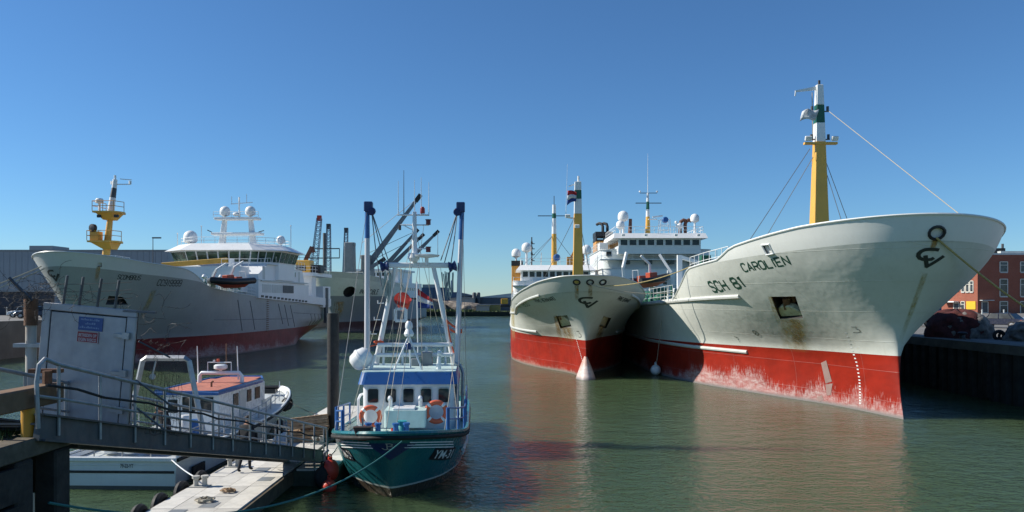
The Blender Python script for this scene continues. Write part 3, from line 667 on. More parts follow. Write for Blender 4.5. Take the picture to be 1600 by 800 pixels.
for x in (3.6, 4.3): MB().tube([(x, 68, 15), (x, 68, 16.6), (x+.1, 68, 17), (x+.5, 68, 17.25), (x+.9, 68, 17.1)], .26, 9).build('exhaust_pipe', BROWNP, A, True)
MB().tube([(-3.4, 68, 15), (-3.3, 68, 17.4)], [.3, .22], 9).build('vent_pipe', BROWNP, A, True)
dome(A, (-4.4, 67.5, 17.1), .74, 2.1); dome(A, (-5.0, 66, 15.9), .58, .9); dome(A, (5.4, 67, 16.9), .6, 1.9); dome(A, (3.1, 66, 15.9), .42, .9)
rm = mast_bands(A, (-.9, 68, 15), (-.9, 68, 21), .75, .3, [(0, .45, YELLOW), (.45, .62, WHITE), (.62, .8, GREEN), (.8, 1, WHITE)], 'radar_mast', True)
MB().beam((-2.6, 68, 19.6), (1.0, 68, 19.6), .12, .1).beam((-2, 68, 21), (.4, 68, 21), .08, .08).build('crosstree', BLACK, rm)
MB().tube([(-.9, 68, 21), (-.9, 68, 26.5)], [.05, .015], 6).build('whip_antenna', WHITE, rm)
for x in (-2.0, .4): MB().ball((x, 68, 21.2), .14, 8, 6).build('lamp', WHITE, rm, True)
MB().beam((-.9, 67.5, 17.3), (.3, 67.5, 17.3), .5, .1).beam((-.4, 67.2, 17.55), (1, 67.2, 17.75), .14, .2).build('radar_scanner', WHITE, rm)
lt = MB()
for x in (.4, 1.9):
    for y in (66, 67.4): lt.beam((x, y, 15), (x*.8+.25, y, 17.2), .08)
for z in (15.7, 16.4, 17.1): lt.beam((.4, 66, z), (1.8, 66, z), .06).beam((.4, 67.4, z), (1.8, 67.4, z), .06)
lt.build('lamp_tower', WHITE, A); MB().lathe([(.3, -.3), (.42, -.1), (.42, .3), (.3, .4)], 12, (1.1, 66, 17), (0, -1, .2)).build('searchlight', BLUEP, A, True)
MB().tube([(2.6, 66, 15), (2.6, 66, 16.6)], .06, 6).ball((2.6, 66, 16.7), .22).build('compass_post', WHITE, A, True)
MB().beam((-6.1, 36.4, 5.7), (-6.3, 36.4, 9.6), .36, .3, w2=.2).beam((-6.3, 36.4, 9.6), (-7.2, 36.2, 10.4), .2, .2).beam((-5.2, 37.2, 10.6), (-4.1, 36.8, 8.8), .22, .24).beam((-4.3, 37, 5.7), (-4.3, 37, 9.0), .3).build('davit', WHITE, A)
MB().beam((-8.0, 40, 5.7), (-8.4, 40, 9.4), .4, .3, w2=.25).beam((-8.4, 40, 9.4), (-8.0, 40.2, 11), .25).build('davit_arm', WHITE, A)
for z in (8.0, 10.3, 12.98): MB().prism(rrect(-7.72, 7.72, 64.9 if z < 11 else 66.05, 84, 1.5), (0, 0, z), (1, 0, 0), (0, 1, 0), .1).build('deck_edge', LGREY, A, True)
for x, z0, m in ((-5.9, 5.7, MGREY), (.3, 5.7, MGREY), (4.6, 8.1, LGREY)): MB().bb(x, x+.85, 64.9, 65.05, z0, z0+1.95).build('steel_door', m, A, bevel=.02)
for x in (-2.9, 2.4, 6.6): MB().tube([(x, 64.85, 5.7), (x, 64.85, 10.2)], .07, 6).build('downpipe', CREAM, A)
for x, y in ((-3.5, 61), (-1.2, 62), (2.2, 60.5), (5, 61.5)): MB().tube([(x, y, 5.7), (x, y, 7.6), (x, y-.15, 7.85), (x, y-.45, 7.9), (x, y-.6, 7.7)], .22, 10).build('deck_vent', WHITE, A, True)
sta = MB()
for i in range(11): sta.bb(-7.75, -6.95, 61.4+i*.3, 61.66+i*.3, 5.9+i*.24, 5.95+i*.24)
sta.beam((-7.75, 61.3, 6.7), (-7.75, 64.6, 9.4), .06).beam((-6.95, 61.3, 6.7), (-6.95, 64.6, 9.4), .06).build('companion_stairs', LGREY, A)
fence(A, [(-7.65, 80, 13.1), (-7.65, 67.5, 13.1)], 1.0, WHITE, step=1.3); fence(A, [(-7.65, 64.95, 8.1), (7.65, 64.95, 8.1)], 1.0, WHITE, step=1.2)
MB().bb(-7.6, -6.4, 68, 70.5, 13.08, 14.1).build('locker', WHITE, A, bevel=.05); MB().beam((-1.5, 45, 7.3), (-1.5, 45, 11), .5).beam((-1.5, 45, 10.8), (2.5, 50, 10.2), .35).build('deck_crane', WHITE, A)
rescue_boat((13.55, 74.6, 7.75), radians(-58), 4.4, 'orange rescue boat hanging in white davits between the two grey bows', radians(4))

# ================================================================ second grey trawler, alongside
B = thing('trawler', 'grey trawler with pale conical bulb and three round bow fairleads, moored in the middle', 'ship', (5.7, 59, 0))
HB = Hull(B, dict(len=84, ftop=3.0, f=([-1.5, 0, 1.5, 2.95, 7.85, 9], [.9, .0, -.2, -.2, 3.0, 3.6]),
    Lw=([0, 4.3, 11, 16, 21, 30], [0, .75, 3.6, 5.0, 5.7, 5.85]), deck=(11.5, 5.85),
    w=([0, 2.95, 4, 5.2, 6.7, 7.85], [0, .14, .36, .58, .92, 1]), ztip=7.85,
    S0=([-3, 0, 6, 14, 84], [7.85, 7.45, 6.9, 6.7, 6.7]),
    S=([-3, -2.3, -.2, 1.5, 6, 14, 30, 84], [7.85, 7.8, 7.4, 7.02, 6.25, 5.45, 5.0, 5.0]),
    K=([-3, 0, 2, 6, 14, 84], [6.72, 6.4, 6.1, 5.5, 5.0, 4.8]), stern=(15, .85)))
HB.text('PRINS BERNHARD', (838, 472.5), (868.5, 468.5), .36, LETTERB, .16)
HB.text('PRINS BERNHARD', (963.5, 468), (981, 472.5), .36, LETTERB, .16)
HB.text('RT 1800', (812, 481), (828.5, 477), .46, LETTER, .15, name='registration_lettering')
HB.text('SCH 72', (818, 495), (846, 490), .55, FAINT, .16, name='old_registration_lettering')
HB.mark(strokes2d(*LOGO), (919, 473), 1.5, 1.1, LETTERB)
HB.mark(strokes2d([[(.1, .95), (.75, .95), (.6, .62), (.95, .5), (.9, .12), (.55, .02), (0, .02)]], .08), (905, 522), .5, .55, LETTERB, 'bow_mark')
HB.patch4([(876, 511), (894, 511), (900, 534), (882, 534)], RUST); HB.patch4([(864, 492), (870, 492), (882, 534), (872, 534)], RUST); HB.patch4([(798, 480), (804, 480), (806, 534), (799, 534)], SCUM, 'yellow_stain'); HB.patch4([(935, 508), (946, 510), (938, 534), (928, 534)], RUST)
for i, px in enumerate((901, 922)): HB.patch4([(px-4, 445), (px+4, 445), (px+4, 470), (px-3, 470)], RUST)
anchor_in_pocket(HB, [(868, 493.5), (886, 492.5), (893, 510), (876, 513.5)], 'anchor')
anchor_in_pocket(HB, [(943, 494), (955, 497), (947, 513), (936, 510)], 'anchor', .5)
SUNLIT = mat('fairlead_sunlit_yellow', (.6, .42, .12), .5, var=.1)  # yellow of the sun inside the fairlead, put into the colour
for px, m in ((901, SUNLIT), (922, LGREY), (942, WHITE)):
    c, d = HB.cut('bul', ring_pts(HB, (px, 441), .25, .22), DGREY, 'fairlead', through=True, rim='fairlead_ring', rimr=.055, rimm=BLACK)
    MB().lathe([(.15, 0), (.17, .03), (.17, .3)], 12, c+d*.01, d).build('fairlead_lit_disc', m, B, True)  # coloured disc standing in for the sunlit inside of the bulwark
dm = MB()
for i in range(18):
    k = i/17; p, nn = HB.hit(897+13*k, 517+46*k); u = V((0, 0, 1)).cross(nn).normalized(); v = nn.cross(u)
    dm.add(HB.lay([(-.05, -.04), (.05, -.04), (.05, .04), (-.05, .04)], p, u, v, -nn), [(0, 1, 2, 3)])
dm.build('draught_marks', WHITE, B)
p1 = HB.hit(843, 461.5)[0]; p2 = HB.hit(839, 518)[0]
HB.rail([(p1.y, p1.z), (p1.y+4, p1.z-.55), (12, 4.9), (40, 4.4), (82, 4.4)], .11, RAILM, n=36)
HB.rail([(p2.y, p2.z), (20, p2.z), (80, p2.z)], .12, RAILM, n=36)
HB.done(HULLB, BULB, DECK)
BULBM = hull_mat('bulb_paint', (.6, .45, .4), (.56, .36, .3), 2.2, .8, 2.5)
bb = MB(); rows = []
for i in range(9):                         # rounded-cone bulb rising to the stem
    k = i/8; z = -1.0+2.9*k; r = max(.02, 1.15*(1-k)**.85)
    rows += [(r*sin(a)*.95, .35-r*1.9*cos(a)*.95+.1*k, z) for a in [pi*(-1+2*j/16)*.62 for j in range(17)]]
bb.add(rows, [(i*17+j, i*17+j+1, (i+1)*17+j+1, (i+1)*17+j) for i in range(8) for j in range(16)]); bb.build('bulbous_bow', BULBM, B, True)
fm = mast_bands(B, (0, 7.5, 5.6), (0, 7.5, 16.3), .95, .55, [(0, .74, YELLOW), (.74, .86, WHITE), (.86, .93, GREEN), (.93, 1, WHITE)], 'foremast')
MB().tube([(.05, 7.5, 16.3), (.05, 7.5, 16.8)], .09, 8).beam((0, 7.5, 16.2), (-.8, 7.5, 15.9), .08).beam((0, 7.4, 13.1), (-.9, 7.4, 13.2), .2, .1).build('mast_brackets', WHITE, fm)
floodlight(fm, (-.1, 7, 12.4)); floodlight(fm, (-.9, 7.2, 13.3))
for a, b in (((0, 7.5, 13.8), (-3.8, 17, 5.6)), ((0, 7.5, 13.8), (2.6, 17, 5.6)), ((0, 7.5, 13), (1.4, 14, 5.6))): MB().tube([a, b], .025, 5).build('stay', WIRE, fm)
def dutch_flag(pts, label):                # pts(i,k): grid 8 x 7 -> three stripes, each its own mesh
    t = thing('flag', label, 'flag', (0, 0, 0), 0, 'flags on the ships')
    cols = [mat('flag_red', (.42, .02, .025), .8, var=.15), mat('flag_white', (.68, .68, .67), .8, var=.06), mat('flag_blue', (.02, .05, .22), .8, var=.15)]
    t.location = pts(0, 6)
    for sidx, (a, b) in enumerate(((0, 2), (2, 4), (4, 6))):
        mb = MB(); n = b-a+1
        for i in range(10):
            for k in range(a, b+1): mb.v.append(pts(i/9, k)-t.location)
        mb.f = [(i*n+j, (i+1)*n+j, (i+1)*n+j+1, i*n+j+1) for i in range(9) for j in range(n-1)]
        o = mb.build(('red_stripe', 'white_stripe', 'blue_stripe')[sidx], cols[sidx], t, True)
        so_ = o.modifiers.new('thickness', 'SOLIDIFY'); so_.thickness = .008
    return t
dutch_flag(lambda s, k: at(901, 312, 66)+V((-.78*s-.05*k*.2+.0, .15*sin(s*5), .62-.13*k+.35*s*(-.2)+.1*sin(s*4)-.2*s+(.1*s*(6-k)*.8))), 'Dutch tricolour flying from the yellow foremast of the middle trawler')
# superstructure
block(B, rrect(-5.6, 5.6, 40, 62, .8), 4.9, 8.6, WHITE, 'lower_house')
block(B, [(-4.5, 41), (4.5, 41), (4.5, 52), (-4.5, 52)], 8.6, 9.95, WHITE, 'wheelhouse', False)
windows_row(B, (-4.4, 41), (4.4, 41), 10, 9.12, 9.78, .26, (0, -1), GLASS, .05)
frustum(B, [(-5.2, 40.2), (5.2, 40.2), (5.2, 53), (-5.2, 53)], 9.95, [(-4.6, 42), (4.6, 42), (4.6, 52), (-4.6, 52)], 10.7, WHITE, 'wheelhouse_roof')
fence(B, [(-4.5, 52, 10.7), (-4.5, 42.2, 10.7), (4.5, 42.2, 10.7), (4.5, 52, 10.7)], .9, WHITE, step=1.3, r=.03)
fence(B, [(-5.5, 56, 8.6), (-5.5, 39.5, 8.0), (5.5, 39.5, 8.0)], 1.0, WHITE, step=1.2)
MB().bb(-5.6, 5.6, 39.3, 41, 7.85, 7.98).build('bridge_walkway', LGREY, B)
for x in (-5, -3.2, -1.4, .4, 2.2, 4): MB().bb(x, x+.6, 39.95, 40.1, 6.6, 7.2).build('porthole_window', GLASS, B)
fu = MB().bb(-5.75, -4.2, 50, 54, 6, 11.0).build('funnel', OCHRE, B, bevel=.06); MB().bb(-5.8, -4.15, 49.95, 54.05, 11, 11.7).build('funnel_top', BLACK, fu)
fu = MB().bb(3.9, 5.3, 50, 54, 6, 10.4).build('funnel', OCHRE, B, bevel=.06); MB().bb(3.85, 5.35, 49.95, 54.05, 10.4, 11.2).build('funnel_top', BLACK, fu)
for x in (3.9, 4.5): MB().tube([(x, 51, 10.8), (x-.2, 51, 12.6), (x+.1, 51, 13.1), (x+.6, 51, 13.3), (x+.9, 51, 13.0)], .3, 9).build('exhaust_pipe', BROWNP, fu, True)
dome(B, (-5.1, 51.5, 12.3), .66, .7); dome(B, (-3.75, 44, 12.6), .66, 2); dome(B, (4.3, 44, 12.3), .66, 1.8)
am = mast_bands(B, (0, 45, 10.6), (0, 45, 19), .8, .5, [(0, .53, YELLOW), (.53, .78, WHITE), (.78, .86, GREEN), (.86, 1, WHITE)], 'aft_mast', True)
MB().beam((-2.2, 45, 17.5), (2.2, 45, 17.5), .12, .1).tube([(0, 45, 19), (0, 45, 20.2)], .05, 6).build('crosstree', BLACK, am)
MB().tube([(1.6, 45, 17.6), (1.8, 45, 24.5)], [.04, .015], 5).build('whip_antenna', WHITE, am)
for a, b in (((0, 45, 15), (-3.6, 43, 10.7)), ((0, 45, 15), (-4.2, 42.5, 10.7)), ((0, 45, 15), (3.2, 44, 10.7))): MB().tube([a, b], .03, 5).build('stay', WIRE, am)
MB().beam((2.2, 46, 10.7), (2.2, 46, 12), .8, .6).beam((2.3, 46, 11.8), (3.2, 46, 13.6), .25).build('deck_crane', OCHRE, B)
MB().lathe([(.35, -.3), (.5, 0), (.35, .3)], 10, (.3, 44, 11.8), (0, -1, 0)).build('searchlight', BLUEP, B, True)
lt = MB().tube([(-3.0, 46, 10.7), (-3.0, 46, 14.7)], .09, 6)
for z in (11.5, 12.3, 13.1, 13.8): lt.tube([(-3.0, 46, z), (-2.6, 46, z)], .06, 5).lathe([(.14, 0), (.14, .3)], 8, (-3.0, 46, z))
lt.build('lamp_post', BLACK, B)
MB().tube([(-1.7, 46, 10.7), (-1.7, 46, 12.6)], .05, 5).build('antenna', WHITE, B)
MB().bb(-5.2, -3.6, 30, 33, 5, 6.6).build('winch_house', WHITE, B); MB().beam((-4.6, 22, 5), (-5.3, 21.5, 6.8), .35).build('davit', WHITE, B)
for y, r in ((18, .5), (20, .6), (24, .55)): MB().ball((-5.1, y, 5.6), r, 10, 6, (1, 1.4, .9)).build('net_bundle', NETG, B, True)
fence(B, [(-5.6, 9, 5.8), (-5.75, 14, 5.4), (-5.75, 38, 5)], 1.1, WHITE, step=1.4)
# ================================================================ trawler on the left, port side in shade
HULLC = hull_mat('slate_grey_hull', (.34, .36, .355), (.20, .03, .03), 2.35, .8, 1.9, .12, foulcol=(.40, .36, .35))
BULC = mat('bulwark_pale', (.60, .63, .63), .38, var=.04, sc=.3, dirt=.1, dcol=(.3, .25, .17))
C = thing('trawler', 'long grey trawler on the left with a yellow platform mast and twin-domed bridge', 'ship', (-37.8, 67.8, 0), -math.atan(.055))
HC = Hull(C, dict(len=53, ftop=4.0, f=([-1.5, 0, 2.4, 5.84, 10.1, 11], [.4, .0, .0, 1.8, 4.0, 4.5]),
    Lw=([0, 6, 12, 20, 28], [0, 1.6, 4.2, 5.9, 6.3]), deck=(13, 6.3),
    w=([0, 2.4, 4, 6, 8.8, 10.1], [0, .12, .34, .58, .88, 1]), ztip=10.1, nu=64,
    S0=([-4, 1, 6.5, 53], [10.1, 9.6, 9.2, 9.2]),
    S=([-4, .9, 6.4, 8.0, 10.4, 13, 36, 53], [10.1, 9.45, 9.05, 8.6, 7.5, 7.15, 5.7, 5.15]),
    K=([-4, .9, 6.4, 9, 13, 36, 53], [8.9, 8.4, 8.1, 7.9, 7.1, 5.65, 5.1]), stern=(16, .9, 3.2)))
HC.text('SCOMBRUS', (183, 436), (218.5, 437.5), .44, LETTERB, .14)
HC.text('CC919999', (244.5, 446), (282, 447), .62, LETTERB, .13, name='registration_lettering')
HC.mark(strokes2d(*LOGO), (84, 431), 1.35, 1.1, LETTERB)
HC.patch((150, 416), (158, 416), 1.6, RUST); HC.patch((236, 452), (246, 452), 3.4, SCUM, 'yellow_stain')
cs = [HC.hit(*p)[0] for p in ((170, 462), (192, 464), (200, 476), (165, 476))]
HC.cut('low', cs, DGREY, 'anchor_pocket', .7)
cs = [HC.hit(*p)[0] for p in ((152.5, 410.5), (159, 410.5), (159, 417), (152.5, 417))]
HC.cut('bul', cs, BLACK, 'mooring_port', .4)
cs = [HC.hit(*p)[0] for p in ((271, 427.5), (276, 428), (276, 433), (271, 432.5))]
HC.cut('low', cs, BLACK, 'mooring_port', .4)
HC.rail([(14, 4.0), (36, 3.6)], .045, MGREY); HC.rail([(36.5, 4.4), (52, 3.9)], .045, MGREY)
for t0, z0, t1, z1 in ((18.3, 6.1, 20.0, 2.6), (21.6, 6.0, 23.3, 2.6), (30.6, 5.6, 32.2, 3.0), (32.8, 5.5, 34.4, 2.7), (35, 5.4, 36.8, 2.5), (44, 4.1, 45, 2.4), (46, 4.1, 47, 2.4), (48, 4.0, 48.7, 2.4), (49.8, 4.0, 50.3, 2.5)):
    MB().tube([HC.side(t0+(t1-t0)*i/5, z0+(z1-z0)*i/5, 1)+V((.02, 0, 0)) for i in range(6)], .05, 6).build('chafing_bar', MGREY, C)
lad = MB()
for i in range(16):
    z = 6.2-i*.26; a = HC.side(26.6, z, 1); b = HC.side(27.2, z, 1); lad.beam(a+V((.06, 0, 0)), b+V((.06, 0, 0)), .07)
lad.build('hull_ladder', RUSTY, C)
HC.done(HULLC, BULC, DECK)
fm = mast_bands(C, (0, 6, 8.2), (.5, 6.4, 14.9), .85, .46, [(0, 1, YELLOW)], 'foremast', True)
MB().tube([(.5, 6.4, 14.9), (.62, 6.5, 16.2)], [.3, .26], 12).build('topmast', WHITE, fm, True)
MB().tube([(.70, 6.6, 17.1), (.76, 6.65, 17.9), (.76, 6.65, 17.91), (.76, 6.65, 18.3)], [.22, .2, .1, .1], 12).build('mast_top', WHITE, fm, True)
MB().tube([(.62, 6.5, 16.2), (.70, 6.6, 17.1)], [.265, .225], 12).build('painted_band', DGREY, fm, True)
MB().beam((.3, 6.9, 17.5), (2.1, 6.9, 17.5), .08).tube([(.3, 6.9, 17.5), (.3, 6.9, 17.8)], .12, 6).tube([(2.05, 6.9, 17.5), (2.05, 6.9, 17.8)], .12, 6).beam((1.1, 6.9, 18.0), (2.2, 6.9, 17.9), .07).build('lamp_arms', WHITE, fm)
for z, x0, x1 in ((12.0, -1.05, 1.5), (14.7, -.55, 1.75)):
    p = MB(); p.prism([(x0, 5.2), (x1-.4, 5.2), (x1, 5.9), (x1, 6.6), (x1-.4, 7.4), (x0, 7.4)], (0, 0, z), (1, 0, 0), (0, 1, 0), .16)
    p.add([(x0+.2, 5.4, z), (x1-.5, 5.4, z), (x1-.5, 7.2, z), (x0+.2, 7.2, z), (.1, 5.8, z-.6), (.9, 5.8, z-.6), (.9, 6.8, z-.6), (.1, 6.8, z-.6)], [(0, 1, 5, 4), (1, 2, 6, 5), (2, 3, 7, 6), (3, 0, 4, 7), (4, 5, 6, 7)])
    pl = p.build('platform', YELLOW, fm)
    fence(pl, [(x0, 7.4, z+.16), (x0, 5.2, z+.16), (x1-.3, 5.2, z+.16), (x1, 6.4, z+.16)], .9, OCHRE, step=.9, r=.03)
MB().lathe([(.35, 0), (.35, .3), (.25, .42)], 10, (-.1, 5.6, 15.6)).tube([(-.1, 5.6, 14.8), (-.1, 5.6, 15.6)], .1, 6).build('radar_dome', WHITE, fm, True)
MB().lathe([(.1, -.1), (.36, -.1), (.36, .2), (.1, .25)], 10, (-.55, 5.4, 13.3), (-.3, -1, 0)).tube([(-.55, 5.5, 12.2), (-.55, 5.5, 13.2)], .07, 6).build('horn', BLACK, fm, True)
MB().bb(-.9, -.15, 5.4, 6.2, 12.16, 13.0).build('control_box', YELLOW, fm)
for x, z in ((-.1, 14.4), (1.5, 14.4)): MB().box((x, 5.6, z), (.4, .2, .25)).build('floodlight', BLACK, fm)
fence(C, [(-1.2, 2, 9.2), (1.7, 2, 9.2), (1.9, 4, 9.1)], .9, WHITE, step=1.2); MB().bb(-2.5, -1.0, 2.2, 3, 8.4, 9.8).bb(1.2, 2.2, 2.6, 3.4, 8.4, 9.7).build('windlass', BLACK, C)
fm.location = (0, -3.1, -.65)
# accommodation: two decks flush with the side, wheelhouse on top
WSIDE = mat('upperworks_white', (.74, .76, .77), .4, var=.04, sc=.5, dirt=.12, dcol=(.4, .34, .25))  # even off-white paint of the upperworks
MB().prism([(23.4, 6.35), (53, 5.2), (53, 6.3), (42, 6.7), (42, 8.2), (23.4, 8.5)], (-6.55, 0, 0), (0, 1, 0), (0, 0, 1), 13.1).build('main_deck_house', WSIDE, C)
MB().prism([(24, 8.5), (41, 8.2), (40, 10.2), (27, 10.5), (24, 9.2)], (-6.3, 0, 0), (0, 1, 0), (0, 0, 1), 12.6).build('upper_deck_house', WSIDE, C)
MB().bb(6.3, 6.75, 24, 41.5, 8.34, 8.46).build('deck_edge', LGREY, C)
for t0, t1 in ((24.6, 27.4), (27.7, 31.2), (31.5, 35.6)): MB().bb(6.5, 6.585, t0, t1, 7.0, 8.0).build('promenade_opening', DGREY if t0 > 31 else LGREY, C)
for i in range(13):
    t0 = 24.2+i*1.35; z = 6.5-(t0-23.4)*.039; MB().bb(6.5, 6.6, t0, t0+.8, z-.05, z+.2).build('freeing_port', BLACK, C)
for t0 in (29.4, 31, 34, 36.6): MB().bb(6.25, 6.34, t0, t0+.5, 9.2, 9.85).build('porthole_window', GLASS, C)
plan = [(-7.2, 33.5), (-7.2, 29.5), (-4.2, 27), (4.2, 27), (7.2, 29.5), (7.2, 36), (5, 37.5), (-5, 37.5)]
def grow(P, k): return [(x*k, 32+(y-32)*k) for x, y in P]
block(C, grow(plan, .93), 8.6, 10.7, WSIDE, 'wheelhouse_base', False)
frustum(C, grow(plan, .93), 10.7, plan, 12.25, WSIDE, 'wheelhouse')
def slant_windows(a, b, n, z0, z1, gap, k0, k1):
    for i in range(n):
        s0, s1 = (i+gap/2)/n, (i+1-gap/2)/n; vs = []
        for s_, k, z in ((s0, k0, z0), (s1, k0, z0), (s1, k1, z1), (s0, k1, z1)):
            p = (a[0]+(b[0]-a[0])*s_, a[1]+(b[1]-a[1])*s_); q = grow([p], k)[0]; vs.append(V((*q, z)))
        nn = (vs[1]-vs[0]).cross(vs[3]-vs[0]).normalized(); nn = nn if nn.y < .3 else -nn
        MB().add([v-nn*.02 for v in vs]+[v+nn*.05 for v in vs], [(0, 1, 2, 3), (7, 6, 5, 4), (0, 4, 5, 1), (1, 5, 6, 2), (2, 6, 7, 3), (3, 7, 4, 0)]).build('window', GLASSG, C)
for i, n in ((0, 3), (1, 4), (2, 6), (3, 4), (4, 4)): slant_windows(plan[i], plan[i+1], n, 10.85, 12.1, .16, .937, .995)
frustum(C, grow(plan, 1.10), 12.25, grow(plan, .86), 13.15, WHITE, 'wheelhouse_roof')
fence(C, [(*p, 13.15) for p in grow(plan, .84)], .8, WHITE, step=1.3, r=.03)
MB().beam((-6.4, 25.8, 10.35), (2.2, 25.0, 10.9), .5, .6).build('crane_boom', mat('boom_ochre', (.34, .2, .02), .5), C, bevel=.06)
MB().ball((-2.4, 25.2, 9.6), .42, 10, 8).build('hook_block', BLACK, C, True)
MB().beam((2.6, 25, 7), (2.6, 25, 11.1), .5, .5).build('crane_post', WHITE, C)
for x in (-1.7, 1.7):
    MB().beam((x*1.25, 33, 13), (x, 33, 17), .75, .7, w2=.5, h2=.5).build('mast_leg', WHITE, C, bevel=.05)
    dome(C, (x, 33, 17.2), .66, .5)
for z, wd in ((14.6, 6.6), (16.6, 5.8)): MB().bb(-wd/2, wd/2, 32.3, 33.7, z, z+.32).build('mast_platform', WHITE, C, bevel=.04)
fence(C, [(-3, 32.4, 16.92), (3, 32.4, 16.92)], .7, WHITE, step=1.2, r=.03)
MB().tube([(.2, 33, 16.9), (.2, 33, 19.6)], .1, 6).beam((-.9, 33, 18.7), (2, 33, 18.9), .09).tube([(-.8, 33, 18.7), (-.8, 33, 19.7)], .04, 5).tube([(1.2, 33, 18.8), (1.2, 33, 20)], .04, 5).ball((.0, 32.5, 17.3), .4, 10, 7, (1.2, .7, .7)).build('antenna_mast', WHITE, C, True)
MB().beam((-3.0, 32, 14.92), (-3.6, 32, 15.2), .1).beam((3.2, 32, 14.92), (3.9, 32, 15.1), .1).build('lamp_bracket', DGREY, C)
dome(C, (-4.9, 30, 13.4), .85, .3); dome(C, (5.4, 34, 13.6), .55, .5)
for x, y, h in ((-6.6, 30, 1.6), (-3, 29, 2.4), (0, 28.5, 1.5), (6.4, 35, 3), (-5.9, 33, 2)): MB().tube([(x, y, 13), (x, y, 13+h)], .05, 5).ball((x, y, 13+h), .1, 6, 5).build('antenna', WHITE, C)
fence(C, [(6.6, 29, 10.5), (6.6, 40, 10.25)], 1.0, WHITE, step=1.2); fence(C, [(5.6, 14, 7.1), (6.4, 23, 6.5)], 1.1, WHITE, step=1.2, bars=(.33, .66, 1))
st = MB()
for i in range(9): st.bb(3.2, 4.6, 20+i*.32, 20.3+i*.32, 6.6+i*.3, 6.68+i*.3)
st.beam((3.2, 20, 7.4), (3.2, 23, 10.2), .07).beam((4.6, 20, 7.4), (4.6, 23, 10.2), .07).build('companion_stairs', WHITE, C)
MB().bb(-5.5, 5.2, 21.5, 24, 7, 10).build('deck_house', WSIDE, C); MB().bb(-5, 0, 15, 20, 6.9, 8).build('winch_house', MGREY, C)
for x0, y0, z0, x1, y1, z1 in ((5.2, 12.6, 7.0, 6.4, 12.3, 9.2), (5.6, 16.2, 7.0, 6.7, 16.0, 9.6)):
    MB().beam((x0, y0, z0), (x1, y1, z1), .3, .28, w2=.2, h2=.2).beam((x1, y1, z1), (x1+.7, y1+.9, z1+.7), .2).build('davit', WHITE, C)
MB().beam((-5.9, 9, 8.6), (-4.6, 10.6, 9.8), .45).build('roller_arm', WHITE, C)
for z0, t0, t1 in ((8.45, 23.2, 41.4), (10.45, 26.6, 40.2)): MB().bb(6.25, 6.62, t0, t1, z0, z0+.08).build('deck_edge', LGREY, C)
for t0, z0, x in ((25.3, 8.6, 6.31), (38.2, 8.4, 6.31)): MB().bb(x-.05, x, t0, t0+.8, z0, z0+1.6).build('steel_door', LGREY, C, bevel=.02)
for x, y in ((3.6, 16), (5.0, 17), (1.5, 18), (4.4, 21)): MB().tube([(x, y, 6.9), (x, y, 8.4), (x, y-.15, 8.65), (x, y-.4, 8.7), (x, y-.55, 8.5)], .2, 10).build('deck_vent', WHITE, C, True)
for x, y, w_ in ((4.6, 14.6, .8), (2.8, 14.8, .9), (5.4, 19.6, .6)): MB().lathe([(w_*.6, -.5), (w_*.6, -.42), (w_*.3, -.42), (w_*.3, .42), (w_*.6, .42), (w_*.6, .5)], 14, (x, y, 7.6), (1, 0, 0)).build('mooring_winch', GREEN, C, True)
fence(C, [(1.8, 24, 10.0), (6.2, 24, 10.0), (6.3, 28, 10.3)], 1.0, WHITE, step=1.1)
# stern gallows and crane
MB().bb(2.5, 6.2, 44.5, 46.5, 6, 9.6).build('gallows_leg', WSIDE, C); MB().bb(4.4, 6.5, 49, 52.8, 5, 8.2).build('stern_post', WSIDE, C)
MB().bb(-6.4, 6.7, 43.5, 52.9, 9.6, 10.1).build('gallows_top', WSIDE, C); MB().bb(-6, -3.6, 45, 52, 5.2, 9.6).build('gallows_leg', WSIDE, C)
MB().bb(6.2, 6.62, 50.2, 51.3, 2.6, 8).build('stern_slot', DGREY, C)
cr = MB().bb(3.4, 5.6, 45.5, 47.5, 10.1, 12.0).build('stern_crane', YELLOW, C, bevel=.08)
MB().bb(3.45, 5.0, 45.45, 45.6, 10.4, 11.2).bb(5.6, 7, 46, 48, 10.1, 11.3).build('crane_grille', BLACK, cr); fence(cr, [(3.3, 45.4, 12), (5.7, 45.4, 12)], .7, BLACK, step=.8)
MB().beam((4.6, 46.5, 12), (5.6, 46.5, 14), .5, .5).beam((5.6, 46.5, 14), (5.9, 46.5, 13.2), .4).build('crane_jib', BROWNP, cr)
fence(C, [(-1, 43.6, 10.1), (6.6, 43.6, 10.1), (6.6, 52, 10.1)], .9, WHITE, step=1.3)
rb = HC.M @ V((6.9, 14.3, 7.75)); rescue_boat(rb, radians(168)-math.atan(.055), 5.6, 'red rescue boat with black tube slung on the side of the left trawler', radians(-4))

# ================================================================ freezer trawler behind, dark cargo booms
HULLD = hull_mat('pale_green_hull', (.68, .70, .60), (.12, .06, .055), 2.0, .7, 1.4, .25, foulcol=(.3, .28, .28), low=(6.9, (.27, .29, .3)))
D = thing('cargo_trawler', 'pale green-grey ship with big dark hawse hole and slanting cargo booms behind the blue cutter', 'ship', (-33.4, 144, 0), -math.atan(.13))
HD = Hull(D, dict(len=45, ftop=4.5, f=([-1.5, 0, 3, 7, 11.3, 13], [.5, 0, .6, 2.4, 4.5, 5]), Lw=([0, 6, 12, 20, 28], [0, 2.2, 5, 7, 7.5]), deck=(12, 7.5),
    w=([0, 2.4, 5, 8, 11.3], [0, .15, .45, .8, 1]), ztip=11.3, nu=50, S0=([-4.5, 45], [11.3, 10]),
    S=([-4.5, 8, 20, 24, 28, 45], [11.3, 10.2, 9.4, 7.4, 6.2, 5.9]), K=([-4.5, 8, 20, 24, 45], [10.3, 9.3, 8.7, 7, 5.6]), stern=(12, .9, 2)))
